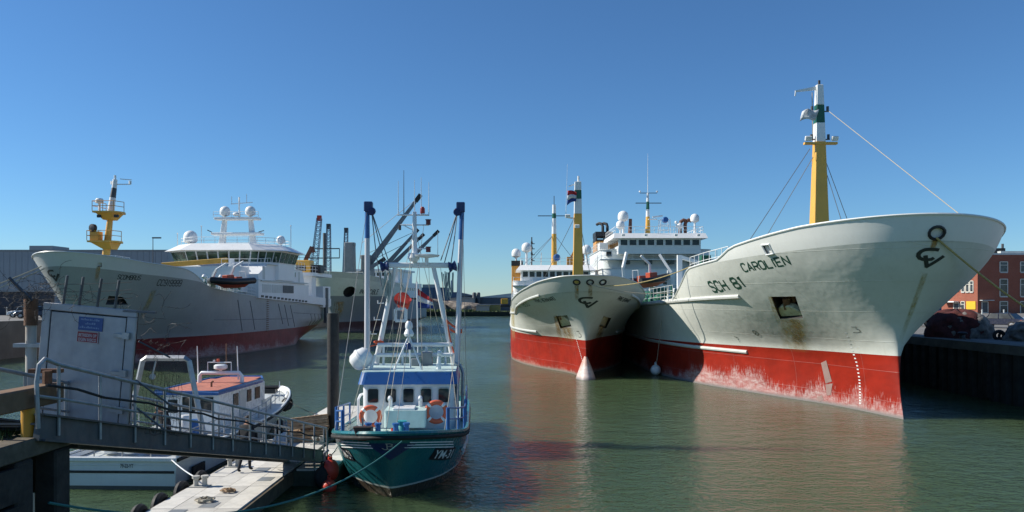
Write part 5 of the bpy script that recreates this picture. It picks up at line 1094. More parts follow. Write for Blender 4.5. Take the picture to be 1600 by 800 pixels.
for c in range(2):
    for r in range(4): share(first[('m',)], (-7.0+c*.6, 24.95+r*1.16, .47+random.uniform(-.005, .005)), PT).scale = (1, .93, 1)
for x, y in ((-8.9, 19.6), (-8.3, 20.3), (-7.75, 23.3), (-8.9, 27.1), (-8.3, 24.6)): MB().bb(x, x+.42, y, y+.5, .534, .54).build('drain_grate', MGREY, PT)
MB().bb(-7.13, -7.05, 14, 24.8, .1, .5).build('edge_timber', TIMBER, PT); MB().bb(-9.58, -9.5, 14, 40, .15, .5).build('edge_timber', TIMBER, PT)
for i, y in enumerate((19.0, 20.0, 21.2, 22.6, 24.0)): MB().torus((-9.72, y, .28), .3, .13, (1, 0, 0), 18, 8).build('tyre_fender', RUBBER, PT, True)
for i, (x, y) in enumerate(((-9.2, 22.6), (-9.2, 25.3), (-9.1, 28.4), (-7.4, 29.2))):
    b_ = MB().lathe([(.09, 0), (.07, .08), (.07, .22), (.11, .25), (.11, .32)], 12, (x-.1, y, .53)).lathe([(.09, 0), (.07, .08), (.07, .22), (.11, .25), (.11, .32)], 12, (x+.14, y+.05, .53)).bb(x-.25, x+.28, y-.15, y+.2, .53, .56).build('mooring_cleat', mat('cleat_grey', (.45, .44, .4), .6, dirt=.4), PT, True)
MB().tube([(-6.1, 25, .6), (-6.1, 25, 1.05), (-6.0, 25.1, 1.12)], .05, 7).build('ladder_top', STEEL, PT)
def rope_heap(c, r, n, m, label, seed):
    rnd = random.Random(seed); pts = []; c = V(c)
    for i in range(n*10):
        a = i*.62+rnd.uniform(-.15, .15); q = r*(.35+.65*rnd.random()); pts.append(c+V((q*cos(a), q*sin(a)*.8, .03+.12*rnd.random()*(1-q/r*.6))))
    return tag(MB().tube(pts, .022, 5).build('rope_coil', m, None, True), label, 'rope', 'rope left on the pontoon')
rope_heap((-8.35, 20.9, .54), .28, 5, ROPE, 'loose pale rope coil lying nearest on the pontoon', 1); rope_heap((-8.1, 21.9, .54), .22, 4, mat('tan_rope', (.3, .2, .12), .9), 'small tan rope coil lying farther along the pontoon deck', 2)
# crates and net beside the black pile
CRT = mat('crate_wood', (.30, .2, .12), .85, var=.35, sc=5, bump=.4, dirt=.3)
for i, (x, y, z, rz, tl, lb) in enumerate(((-8.0, 30.2, .53, .15, 0, 'lower slatted wooden crate standing on the pontoon beside the black pile'), (-7.95, 30.1, 1.02, .2, -.12, 'upper slatted wooden crate lying tilted on the other crate by the black pile'))):
    t = thing('wooden_crate', lb, 'crate', (x, y, z), rz, 'crates by the black pile'); t.rotation_euler = (tl, tl*.8, rz)
    for k in range(7): MB().bb(-.75+k*.215, -.57+k*.215, -.55, .55, .42, .455).build('slat', CRT, t)
    for k in range(3):
        for s_ in (-1, 1): MB().bb(-.74, .74, s_*.55-.02, s_*.55+.02, .02+k*.14, .13+k*.14).build('side_board', CRT, t)
    for s_ in (-.72, 0, .72): MB().bb(s_-.03, s_+.03, -.52, .52, .36, .418).build('batten', CRT, t)
rope_heap((-7.15, 29.9, .55), .34, 9, mat('grey_green_net', (.16, .17, .14), .95, var=.3), 'tangled grey net and rope heap beside the wooden crates', 4).location.z = .0
pl = MB().tube([(-7.22, 31, -2), (-7.22, 31, 5.5)], .235, 18).build('mooring_pile', mat('tarred_pile', (.02, .019, .018), .7, var=.4, sc=3, bump=.4, bsc=10), None, True)
tag(pl, 'tall round black mooring pile between the gangway and the teal cutter', 'pile')

# ================================================================ gangway
G = thing('gangway', 'steel gangway with handrails sloping from the gate down to the pontoon', 'gangway', (0, 0, 0))
g0, g1 = V((-6.98, 11.3, 4.14)), V((-6.42, 26.3, .66)); WL = V((-1.25, 0, 0))
GST = mat('gangway_steel', (.085, .095, .1), .55, .3, var=.25, sc=2, dirt=.4, dcol=(.03, .028, .025)); GRL = mat('gangway_rail', (.30, .31, .32), .45, .4, var=.2, sc=5, dirt=.3)
for k in (0, 1):
    o_ = WL*k; MB().beam(g0+o_, g1+o_, .10, .40).build('stringer', GST, G); MB().beam(g0+o_+V((.03, 0, .19)), g1+o_+V((.03, 0, .19)), .17, .03).beam(g0+o_+V((.03, 0, -.19)), g1+o_+V((.03, 0, -.19)), .17, .03).build('stringer_flange', GST, G)
    n_ = 14; tops = []
    for i in range(n_):
        p = g0.lerp(g1, (i+.35)/(n_-.35))+o_+V((.07, 0, -.1)); tops.append(p+V((0, 0, 1.08)))
        MB().tube([p, p+V((0, 0, 1.08))], .026, 7).build('stanchion', GRL, G, True)
    d_ = (g1-g0).normalized(); st = g0+o_+V((.07, 0, 0))
    MB().tube([st+V((0, -.1, .0)), st+V((0, -.14, .68)), st+V((0, -.08, .92)), st+V((0, .06, 1.0)), tops[0]]+tops[1:]+[tops[-1]+d_*.3, tops[-1]+d_*.42+V((0, 0, -.12)), tops[-1]+d_*.42+V((0, 0, -1.0))], .033, 8).build('handrail', GRL, G, True)
    MB().tube([tops[0]+V((0, -.5, -.42))]+[t_+V((0, 0, -.52)) for t_ in tops], .024, 7).build('middle_rail', GRL, G, True)
n_ = 30
for i in range(n_):
    a = g0.lerp(g1, (i+.5)/n_)+V((0, 0, .06)); MB().beam(a, a+WL, .46, .03, up=(0, .19, 1)).build('tread_plate', GST, G)
MB().lathe([(.18, -.06), (.18, .06)], 14, g1+V((.1, .05, -.16)), (1, 0, 0)).build('roller', RUBBER, G); MB().lathe([(.18, -.06), (.18, .06)], 14, g1+WL+V((-.1, .05, -.16)), (1, 0, 0)).build('roller', RUBBER, G)
hz = MB().tube([g0.lerp(g1, k/20)+V((.13, 0, .62+.03*sin(k*2.1))) for k in range(0, 20)], .022, 6).build('service_hose', RUBBER, None, True)
tag(hz, 'black hose tied along the gangway middle rail', 'hose')

# ================================================================ gate across the gangway
GT = thing('gate', 'grey steel gate leaning at the head of the gangway with barbed wire above', 'gate', (-7.86, 13.95, 3.45)); GT.rotation_euler = (0, radians(5), radians(-3))
PLATE = mat('galvanised_plate', (.36, .365, .385), .48, .35, var=.14, sc=2.5, dirt=.3, dcol=(.14, .13, .13))
MB().bb(-.88, .88, .03, .05, 0, 2.46).build('back_plate', BLACK, GT)
for x0, x1, z0, z1 in ((-.88, .88, 2.33, 2.46), (-.88, -.73, 0, 2.328), (.71, .88, 0, 2.328)): MB().bb(x0, x1, -.03, .028, z0, z1).build('frame', PLATE, GT, bevel=.01)
MB().bb(-.71, .69, -.02, .028, .02, 2.305).build('door_panel', PLATE, GT, bevel=.006)
for z in (.6, 1.27, 1.95): MB().bb(.5, .74, -.07, -.03, z, z+.06).bb(.68, .8, -.09, -.03, z-.02, z+.1).build('hinge', STEEL, GT)
b_ = MB().bb(-.18, .27, -.035, -.021, 2.02, 2.26).build('blue_sign', mat('sign_blue', (.02, .07, .24), .4, var=.1), GT); r_ = MB().bb(-.19, .21, -.035, -.021, 1.80, 2.0).build('red_sign', mat('sign_red', (.26, .02, .03), .4, var=.1), GT)
SIGNW = mat('sign_white', (.55, .55, .57), .5)
for s_, z, w_, x0 in (('BETREDEN OP', 1.905, .33, -.155), ('EIGEN RISICO', 1.825, .33, -.155)):
    vs, fs = text2d(s_, .01); MB().add([(x0+x*w_, -.037, z+y*.055) for x, y in vs], fs).build('sign_lettering', SIGNW, r_)
for a, b in (((-.185, 1.805), (.205, 1.805)), ((-.185, 1.995), (.205, 1.995)), ((-.185, 1.805), (-.185, 1.995)), ((.205, 1.805), (.205, 1.995))): MB().beam((a[0], -.036, a[1]), (b[0], -.036, b[1]), .008, .006).build('sign_border', SIGNW, r_)
rnd = random.Random(3); FAINTB = mat('faded_print', (.2, .28, .45), .5)
for z, x0, x1 in ((2.2, -.14, .22), (2.13, -.05, .13), (2.06, -.15, .2)):         # worn illegible print
    x = x0
    while x < x1: w_ = rnd.uniform(.012, .03); MB().bb(x, x+w_, -.0375, -.0352, z, z+rnd.uniform(.015, .04)).build('faded_print', FAINTB, b_); x += w_+rnd.uniform(.006, .014)
for i, x in enumerate((-.52, -.22, .12, .45)): MB().tube([(x, 0, 2.44), (x+.05, -.02, 2.98)], .024, 6).build('wire_post', DSTEEL, GT)
MB().beam((.62, 0, 2.43), (1.22, 0, 2.45), .06, .04).build('outrigger_bar', DSTEEL, GT)
for q in ([(.92, .05, 1.9), (1.35, .4, 1.62)], [(.92, .05, 1.2), (1.5, .3, .75)], [(.9, .05, .75), (1.4, .3, .3)]): MB().tube(q, .018, 6).build('side_brace', DSTEEL, GT)
po = MB().tube([(-8.83, 14.1, -1), (-8.83, 14.1, 5.6)], .09, 12).build('fence_post', mat('rust_run_pipe', (.42, .4, .36), .6, dirt=.95, dcol=(.25, .11, .04)), None, True); tag(po, 'rusty pipe post standing left of the steel gate', 'post')
MB().tube([(-8.83, 14.1, 5.55), (-8.83, 14.1, 6.04)], .115, 12).build('post_sleeve', RUSTY, po, True); MB().tube([(-8.75, 14.0, 6.0), (-9.1, 13.9, 6.42)], .03, 6).build('wire_arm', DSTEEL, po); MB().bb(-9.1, -8.5, 14.0, 14.2, 5.15, 5.22).build('bracket', STEEL, po)
def tangle(n, cx, sx, cz, sz, y, seed, m, label, name='barbed_wire'):
    rnd = random.Random(seed); mb = MB()
    for k in range(n):
        c = V((cx+rnd.uniform(-sx, sx), y+rnd.uniform(-.25, .25), cz+rnd.uniform(-sz, sz))); r = rnd.uniform(.05, .17); ax = V((rnd.uniform(-1, 1), rnd.uniform(-1, 1), rnd.uniform(-1, 1))).normalized(); q = ax.orthogonal().normalized(); p2 = ax.cross(q); pts = []
        a0 = rnd.uniform(0, 6); m_ = rnd.randint(6, 12)
        for i in range(m_): a = a0+i*.5; pts.append(c+(q*cos(a)+p2*sin(a))*r*(1+.2*rnd.random())+ax*.06*i)
        mb.tube(pts, .0032, 3, False)
        for p in pts[1:-1:2]: mb.tube([p-V((.03, 0, .02)), p+V((.03, 0, .02))], .0028, 3, False)
    return tag(mb.build(name, m, None), label, 'barbed wire', 'barbed wire round the gate', 'stuff')
WB = mat('barbed_wire_steel', (.02, .02, .02), .7, .1, var=.3)
tangle(60, -8.75, .42, 6.05, .25, 13.95, 11, WB, 'tangled barbed wire left of the gate above the rusty post'); tangle(18, -6.6, .3, 5.5, .55, 14.1, 12, WB, 'tangled barbed wire hanging right of the gate beside the gangway'); tangle(12, -7.7, .7, 6.1, .2, 14.0, 14, WB, 'barbed wire coils strung between the posts over the gate')
mb = MB()
for z in (6.05, 6.2, 6.34): mb.tube(catenary((-8.6, 13.95, z-.03), (-6.9, 13.95, z), .02, 8), .005, 3, False)
tag(mb.build('wire_strands', WB, None), 'straight wire strands strung along the posts above the gate', 'barbed wire', 'barbed wire round the gate')
nm = MB(); rnd = random.Random(9)
for i in range(15):
    y = 14.2+i*.1; k = (y-11.3)/15; zt = 3.62-2.9*k; x = -6.88+.56*k-.02
    nm.tube([V((x+.03*sin(j+i), y+.03*sin(j*2.1+i), zt+.5+j*.15)) for j in range(9)], .004, 3, False)
for j in range(9): nm.tube([V((-6.88+.56*((14.2+i*.1-11.3)/15)-.02, 14.2+i*.1, 4.1-2.9*((14.2+i*.1-11.3)/15)+j*.15+.02*sin(i*1.3+j))) for i in range(15)], .004, 3, False)
tag(nm.build('safety_net', WB, None), 'thin dark safety net laced to the gangway rail right of the gate', 'net')

# ================================================================ timber jetty bottom left
J = thing('timber_jetty', 'dark timber jetty on piles in the bottom left corner', 'jetty')
for i in range(13): x1 = -7.33-i*.27; MB().bb(x1-.25, x1, 6.5, 12.3, 3.85+random.uniform(-.01, .01), 3.94+random.uniform(-.012, .012)).build('plank', PLANK, J)
MB().bb(-7.31, -6.98, 6.5, 12.36, 3.72, 3.99).build('cap_beam', TIMBER, J, bevel=.02); MB().bb(-11, -7.33, 12.32, 12.6, 3.7, 3.96).build('end_beam', TIMBER, J, bevel=.02)
for y in (7.4, 8.6, 9.7, 10.25): MB().tube([(-7.2, y, -2), (-7.2, y, 3.7)], .2, 12).build('pile', DTIMBER, J, True)
for x, y in ((-7.17, 11.05), (-7.15, 11.95), (-9, 12.1), (-10.6, 12.1)): MB().bb(x-.17, x+.17, y-.2, y+.2, -2, 3.7).build('pile', DTIMBER, J, bevel=.03)
for z in (3.4, 2.85, 2.3, 1.75, 1.2, .65): MB().bb(-7.08, -6.99, 6.5, 11.05, z-.25, z+.24).build('side_plank', DTIMBER, J)
MB().bb(-34, -10.9, 5, 12.3, 3.6, 3.93).build('shade_deck', PLANK, J); MB().bb(-11.2, -11, 5, 12.2, -1, 3.6).build('shade_wall', DTIMBER, J)  # deck and wall out of view, added to keep sun off the piles
MB().bb(-11, -7.2, 12.0, 12.2, 3.0, 3.65).build('end_plank', DTIMBER, J); MB().bb(-7.12, -6.9, 10, 16.5, .35, .62).build('wale', DTIMBER, J); MB().beam((-7.1, 11, .4), (-6.2, 15.8, .15), .3).build('wale', DTIMBER, J)
MB().bb(-7.32, -7.02, 7.0, 12.05, 4.42, 4.72).build('guard_beam', mat('brown_beam', (.17, .10, .055), .85, var=.3, sc=3, bump=.4, bsc=10, dirt=.3), J, bevel=.02)
for y in (11.4, 9.0): MB().tube([(-7.17, y, 3.9), (-7.17, y, 4.44)], .105, 14).build('guard_post', mat('rail_yellow', (.55, .29, .03), .55, dirt=.4), J, True)
MB().tube([(-7.17, 11.85, 4.7), (-7.17, 11.85, 4.92)], .07, 8).bb(-7.5, -7.0, 11.9, 12.0, 4.88, 4.94).build('guard_fitting', RUSTY, J)
gr = MB(); rnd = random.Random(2)
for i in range(240):
    x = -7.75+rnd.gauss(0, .18); y = 11.6+rnd.gauss(0, .3); h = rnd.uniform(.05, .16); a = rnd.uniform(0, 6); dx, dy = .006*cos(a), .006*sin(a); lx, ly = rnd.uniform(-.05, .05), rnd.uniform(-.05, .05)
    gr.add([(x-dx, y-dy, 3.94), (x+dx, y+dy, 3.94), (x+lx, y+ly, 3.94+h)], [(0, 1, 2)])
gro = gr.build('grass', mat('jetty_grass', (.07, .12, .03), .7, var=.3), None); tag(gro, 'tufts of green grass growing on the timber jetty', 'grass', kind='stuff')
lp = thing('landing_platform', 'light steel grating platform between the jetty and the gate', 'platform', (-8.4, 13.2, 3.7))
MB().bb(-1.4, 1.25, -.55, .6, -.12, -.05).build('platform_frame', DSTEEL, lp)
for i in range(26): MB().bb(-1.4+i*.102, -1.36+i*.102, -.55, .6, -.048, .0).build('grating_bar', STEEL, lp)

# ================================================================ ropes and fenders
def rope(p, q, sag, r, m, label, n=22): return tag(MB().tube(catenary(p, q, sag, n), r, 6).build('mooring_rope', m, None, True), label, 'rope', 'mooring ropes')
rope((-3.15, 21.95, 1.98), (-7.0, 11.6, 2.95), .9, .022, ROPEG, 'teal mooring rope from the cutter bow across to the jetty')
rope((19.9, 36.0, 8.95), (30.3, 40.5, 3.75), .35, .05, ROPEY, 'yellow mooring rope from the large trawler bow down to the quay')
fb = HB.M @ V((1.1, -2.4, 7.1)); fa = HB.M @ V((0, -2.85, 7.2)); rope(fb, (11.95, 51.2, 8.3), .35, .035, ROPEY, 'yellow rope strung between the two grey bows, right-hand fairlead')
rope(fa, (11.7, 55.4, 6.6), .3, .03, ROPE, 'pale rope from the centre fairlead of the middle trawler')
fc = HC.M @ V((-1.6, -3.3, 8.9)); rope(fc, (-52, 60, 4.0), .5, .05, ROPE, 'upper pale mooring rope from the left trawler bow'); rope(HC.M @ V((-1.2, -3.5, 8.7)), (-47.5, 57.5, 3.9), .3, .05, ROPE, 'lower pale mooring rope from the left trawler bow')
rope((-10.9, 24.45, 1.0), (-9.3, 22.6, .8), .05, .02, WHITE2, 'taut white mooring line from the workboat stern to the pontoon')
rope((-11.3, 37.6, 1.4), (-7.3, 31.0, 1.3), .2, .014, ROPEK, 'thin dark line from the workboat bow to the black pile')
rope((-5.5, 24.2, 1.4), (-6.9, 27.5, .6), .25, .016, ROPEG, 'short green line from the cutter to the pontoon'); rope((12.05, 61, 5.6), (11.65, 62.0, .8), .0, .025, ROPE, 'fender line hanging down the large trawler side')
def fender(loc, r, m, label, sc=(1, 1, 1.25)):
    t = thing('fender', label, 'fender', loc, 0, 'fenders'); MB().ball((0, 0, 0), r, 16, 10, sc).build('float_body', m, t, True); MB().lathe([(r*.25, 0), (r*.25, r*.25)], 10, (0, 0, r*sc[2]*.97)).torus((0, 0, r*sc[2]*.97+r*.4), r*.16, r*.07, (0, 1, 0), 12, 6).build('eye', m, t, True)
fender((11.6, 62, .42), .42, WHITE, 'white ball fender floating between the two grey trawlers', (1, 1, 1)); fender((-5.85, 24.7, .55), .29, RED, 'upper red ball fender between pontoon and cutter'); fender((-5.8, 24.35, .1), .24, RED, 'lower red ball fender at the waterline beside the cutter', (1, 1, 1)); fender((-6.05, 24.55, .35), .27, RUBBER, 'black fender hanging on the pontoon corner beside the red ones', (1, 1, 1.4))

# ================================================================ people
def person(label, J_, mats, zcut, loc, rz, s=1.0):
    """one continuous skinned body: J_ = name -> (x,y,z,radius), E_ = bones"""
    t = thing('person', label, 'person', loc, rz); t.scale = (s, s, s)
    names = list(J_); E_ = [('hip', 'waist'), ('waist', 'chest'), ('chest', 'neck'), ('neck', 'jaw'), ('jaw', 'skull'), ('skull', 'crown'), ('jaw', 'nose')]
    for k in 'LR': E_ += [('hip', k+'hip'), (k+'hip', k+'knee'), (k+'knee', k+'ankle'), (k+'ankle', k+'toe'), ('chest', k+'sho'), (k+'sho', k+'elb'), (k+'elb', k+'wri'), (k+'wri', k+'palm')]
    for k in 'LR':
        w_, p = V(J_[k+'wri'][:3]), V(J_[k+'palm'][:3]); d = (p-w_).normalized(); x = d.cross(V((0, 0, 1))).normalized() if abs(d.z) < .95 else V((0, 1, 0))
        for f in range(4):
            a = p+d*.03+x*(f-1.5)*.02; b = a+d*(.06+.012*(1.5-abs(f-1.2)))+x.cross(d)*.015; J_[k+f'f{f}'] = (*a, .011); J_[k+f'g{f}'] = (*b, .009); E_ += [(k+'palm', k+f'f{f}'), (k+f'f{f}', k+f'g{f}')]
        a = w_.lerp(p, .5)+x*.045; J_[k+'th'] = (*a, .012); E_ += [(k+'palm', k+'th')]
    names = list(J_); me = bpy.data.meshes.new('body'); me.from_pydata([J_[n_][:3] for n_ in names], [(names.index(a), names.index(b)) for a, b in E_], [])
    o = bpy.data.objects.new('body', me); COL.objects.link(o); o.parent = t
    o.modifiers.new('skin', 'SKIN')
    if not me.skin_vertices: 
        me.attributes.new('skin', 'FLOAT', 'POINT') if False else None
    bpy.context.view_layer.objects.active = o
    if not me.skin_vertices: bpy.ops.mesh.customdata_skin_add()
    for i, n_ in enumerate(names): sv = me.skin_vertices[0].data[i]; r = J_[n_][3]; sv.radius = (r, r); sv.use_root = (n_ == 'hip')
    ss = o.modifiers.new('smooth', 'SUBSURF'); ss.levels = 2; ss.render_levels = 2
    me.materials.append(mats[0]); return t, o
def cloth_mat(name, jacket, trousers, skin, zt, zn, zs):
    n = N(name); x, y, z = n.sep(n.obj); f = n.noise(n.obj, 9, 4)
    c = n.mix(n.math('GREATER_THAN', z, zt), trousers, jacket); c = n.mix(n.math('GREATER_THAN', z, zn), c, skin); c = n.mix(n.math('LESS_THAN', z, zs), c, (.012, .012, .012))
    return n.out(n.mix(n.math('MULTIPLY', n.rng(f, .4, .7), .35), c, (.01, .01, .012)), .85, 0., n.bump(n.noise(n.obj, 14, 3), .3, .02))
walk = dict(hip=(0, 0, .93, .15), waist=(0, .02, 1.1, .145), chest=(0, .10, 1.34, .165), neck=(0, .17, 1.5, .06), jaw=(0, .21, 1.57, .07), skull=(0, .21, 1.66, .095), crown=(0, .2, 1.73, .07), nose=(0, .31, 1.61, .018))
for k, s_ in (('L', -1), ('R', 1)):
    walk.update({k+'hip': (s_*.1, 0, .9, .1), k+'knee': (s_*.1, .1 if s_ > 0 else -.02, .5, .065), k+'ankle': (s_*.1, .12 if s_ > 0 else -.25, .09, .045), k+'toe': (s_*.11, .28 if s_ > 0 else -.1, .04, .04),
        k+'sho': (s_*.19, .1, 1.42, .075), k+'elb': (s_*.26, .12 if s_ < 0 else .02, 1.14, .05), k+'wri': (s_*.25, .28 if s_ < 0 else .12, .95, .035), k+'palm': (s_*.25, .33 if s_ < 0 else .16, .88, .03)})
SKIN = (.32, .17, .11)
t, o = person('person in dark jacket and trousers walking away along the pontoon under the gangway', walk, [cloth_mat('dark_clothes', (.012, .013, .016), (.015, .017, .025), SKIN, .95, 1.5, .1)], 0, (-8.55, 24.6, .53), -.15)
MB().ball((0, .19, 1.7), .105, 14, 8, (1, 1.1, .75)).build('hair', mat('dark_hair', (.02, .014, .01), .7), t, True)
bend = dict(hip=(0, 0, .9, .15), waist=(0, .08, 1.03, .15), chest=(0, .3, 1.2, .17), neck=(0, .44, 1.27, .06), jaw=(0, .5, 1.3, .07), skull=(0, .54, 1.36, .095), crown=(0, .55, 1.43, .07), nose=(0, .63, 1.29, .018))
for k, s_ in (('L', -1), ('R', 1)):
    bend.update({k+'hip': (s_*.1, 0, .87, .1), k+'knee': (s_*.13, .12, .48, .065), k+'ankle': (s_*.13, 0, .09, .045), k+'toe': (s_*.14, .16, .04, .04), k+'sho': (s_*.19, .36, 1.24, .075), k+'elb': (s_*.26, .45, .98, .05), k+'wri': (s_*.2, .62, .86, .035), k+'palm': (s_*.19, .68, .83, .03)})
t, o = person('person in dark work jacket bending over on the workboat deck', bend, [cloth_mat('work_clothes', (.014, .014, .015), (.02, .022, .03), SKIN, .9, 1.28, .1)], 0, (-11.7, 26.0, .93), .9)
MB().ball((0, .55, 1.4), .105, 14, 8, (1, 1.1, .75)).build('hair', mat('brown_hair', (.09, .045, .025), .7), t, True)
# ================================================================ right-hand quay: face, nets, cars, buildings
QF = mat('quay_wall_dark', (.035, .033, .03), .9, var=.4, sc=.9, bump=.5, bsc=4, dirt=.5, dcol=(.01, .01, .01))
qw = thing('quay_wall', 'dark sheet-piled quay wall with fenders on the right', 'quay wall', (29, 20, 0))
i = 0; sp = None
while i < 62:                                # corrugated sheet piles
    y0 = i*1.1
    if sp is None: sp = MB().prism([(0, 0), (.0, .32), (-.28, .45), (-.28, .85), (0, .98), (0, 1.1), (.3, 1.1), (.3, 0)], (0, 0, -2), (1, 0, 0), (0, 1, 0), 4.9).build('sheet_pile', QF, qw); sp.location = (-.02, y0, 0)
    else: share(sp, (-.02, y0, 0), qw)
    i += 1
MB().bb(-.35, .9, 0, 150, 2.9, 3.44).build('coping', mat('coping_concrete', (.12, .115, .105), .85, var=.25, bump=.3), qw)
for k in range(8): MB().bb(-.55, -.3, 8+k*6, 8.4+k*6, .2, 2.9).build('timber_fender', DTIMBER, qw)
for k in range(3):
    b_ = thing('bollard', ('black bollard on the quay edge beyond the red net heap', 'black bollard on the quay edge between the two net heaps', 'black bollard holding the yellow rope at the right')[2-k], 'bollard', (30.2, 40.5+k*11, 3.4), 0, 'bollards on the quay')
    MB().lathe([(.22, 0), (.18, .1), (.16, .32), (.3, .38), (.32, .46), (.2, .52)], 14).build('post', BLACK, b_, True); MB().bb(-.35, .35, -.35, .35, 0.04, .07).build('base_plate', RUSTY, b_)
def net_heap(loc, sc, label, m, seed, parts):
    t = thing('net_heap', label, 'fishing net', loc, 0, 'net heaps on the quay'); rnd = random.Random(seed); ph = [rnd.uniform(0, 6) for _ in range(12)]
    def lump(mb, sx, sy, sz, off, n=40, m_=18):
        for i in range(m_+1):
            a = pi*.5*i/m_
            for k in range(n):
                b = 2*pi*k/n; r = 1+.08*sin(3*b+ph[0]+2*a)+.06*sin(5*b+ph[1]-3*a)+.05*sin(9*b+ph[2]+7*a)+.03*sin(15*b+ph[3]+11*a)+rnd.uniform(-.045, .045)
                q = (cos(a)**.6)*r; mb.v.append(V((off[0]+sx*q*cos(b), off[1]+sy*q*sin(b), off[2]+sz*(sin(a)**.85)*(1+.05*sin(7*b+ph[4])))))
        mb.f += [(i*n+k, i*n+(k+1) % n, (i+1)*n+(k+1) % n, (i+1)*n+k) for i in range(m_) for k in range(n)]
    mb = MB(); lump(mb, *sc, (0, 0, 0)); mb.build('net', m[0], t, True, ang=80)
    for (dx, dy, k, mm) in parts:
        mb = MB(); lump(mb, sc[0]*k, sc[1]*k, sc[2]*(k+.12), (dx, dy, 0)); mb.build('net_cover', mm, t, True, ang=80)
NETR = mat('red_net', (.062, .013, .012), .95, var=.5, sc=3, bump=1., bsc=16); NETW = mat('grey_net', (.14, .13, .12), .95, var=.6, sc=2.5, bump=1., bsc=10, dirt=.5, dcol=(.02, .02, .02), streak=False)
net_heap((31.6, 54.5, 3.4), (2.0, 1.9, 1.95), 'big round heap of red and grey fishing net on the quay', (NETR,), 5, [(.35, -.45, .80, NETW)])
net_heap((34.2, 49.8, 3.4), (2.0, 1.8, 1.35), 'grey heap of fishing net at the right edge of the quay', (NETW,), 8, [(1.5, .3, .7, LGREY)])
for i, (x, y, r) in enumerate(((32.6, 51.4, .28), (33.1, 51.8, .22))): tag(MB().torus((x, y, 3.4+r*1.0), r, r*.42, (.3, 1, 0), 16, 8).build('tyre', RUBBER, None, True), ('larger', 'smaller')[i]+' black tyre lying between the two net heaps', 'tyre', 'tyres by the nets')
def car(loc, rz, col, label, h=1.45):
    t = thing('parked_car', label, 'car', loc, rz, 'cars parked on the quay')
    pm = mat('car_paint', col, .25, .2, var=.03)
    side = [(-2.2, .32), (-2.22, .62), (-2.12, .86), (-1.55, .93), (1.05, .92), (1.95, .78), (2.2, .6), (2.2, .32)]
    def loft(poly, hw, hw2, z1):
        n = len(poly); zs = [p[1] for p in poly]; z0_, z1_ = min(zs), max(zs); vs = []
        for sg in (-1, 1):
            vs += [(sg*(hw+(hw2-hw)*(p[1]-z0_)/(z1_-z0_)), p[0], p[1]) for p in poly]
        return MB().add(vs, [tuple(range(n-1, -1, -1)), tuple(range(n, 2*n))]+[(i, (i+1) % n, n+(i+1) % n, n+i) for i in range(n)])
    loft(side, .88, .84, 0).build('body', pm, t, bevel=.06)
    gh = [(-1.62, .92), (-1.1, h-.04), (-.2, h), (.55, h-.06), (1.2, .92)]; loft(gh, .82, .6, 0).build('cabin_glass', GLASS, t)
    loft([(-1.12, h-.05), (-.2, h+.01), (.58, h-.06), (.5, h-.1), (-1.05, h-.1)], .63, .62, 0).build('roof', pm, t)
    for y in (-1.62+.26, -.15, .95):
        for sg in (-1, 1): MB().beam((sg*.83, y, .92), (sg*.63, y*.72+.03, h-.05), .07, .05).build('pillar', pm, t)
    for y in (-1.35, 1.35):
        for sg in (-1, 1):
            w_ = MB().lathe([(.2, -.1), (.33, -.1), (.33, .1), (.2, .1)], 16, (sg*.8, y, .33), (1, 0, 0)).build('wheel', RUBBER, t, True); MB().lathe([(.2, -.105), (.2, .105)], 12, (sg*.8, y, .33), (1, 0, 0)).build('rim', STEEL, w_)
    for sg in (-1, 1): MB().bb(sg*.72-.14, sg*.72+.14, -2.24, -2.1, .66, .82).build('tail_lamp', RED, t); MB().bb(sg*.66-.16, sg*.66+.16, 2.0, 2.17, .6, .72).build('headlamp', WHITE2, t)
    MB().bb(-.26, .26, -2.25, -2.2, .5, .62).build('number_plate', mat('plate_yellow', (.6, .4, .03), .5), t)
car((46.8, 73.5, 3.4), .55, (.03, .032, .05), 'dark blue-grey car with yellow plate behind the net heaps'); car((46.2, 79.5, 3.4), .5, (.015, .03, .08), 'dark blue car half hidden behind the red net heap')
car((42.6, 78, 3.4), .3, (.02, .02, .022), 'black car just visible over the red net heap', 1.6); car((56.5, 82, 3.4), .9, (.25, .3, .36), 'pale silver car at the far right edge of the quay')
def brick_mat(name, c1, c2, cm):
    n = N(name); uvw = n.tc.outputs['Object']; x, y, z = n.sep(uvw); h = n.math('ADD', n.math('MULTIPLY', x, .8), n.math('MULTIPLY', y, .9))
    cb = n.new('ShaderNodeCombineXYZ'); n.link(h, cb.inputs[0]); n.link(z, cb.inputs[1]); b = n.new('ShaderNodeTexBrick'); n.link(cb.outputs[0], b.inputs['Vector']); b.inputs['Scale'].default_value = 2.2
    b.inputs['Color1'].default_value = (*c1, 1); b.inputs['Color2'].default_value = (*c2, 1); b.inputs['Mortar'].default_value = (*cm, 1); b.inputs['Mortar Size'].default_value = .015
    f = n.noise(uvw, .5, 4); c = n.mix(n.math('MULTIPLY', n.rng(f, .4, .7), .35), b.outputs['Color'], mul(c1, .6)); return n.out(c, .9, 0., n.bump(b.outputs['Fac'], .2, .02))
BRICK = brick_mat('brick_wall', (.32, .088, .048), (.26, .07, .042), (.25, .17, .13))
bd = thing('brick_building', 'three-storey red brick office building with flat roof behind the quay', 'building', (97, 160, QZ)); bl_ = V((97, 160, QZ))
du = V((-.3, .954, 0)).normalized(); dr = V((1, .06, 0)).normalized(); Ht = 12.2
c0, c1, c2, c3 = V((0, 0, 0)), du*9, du*9+dr*40, dr*40
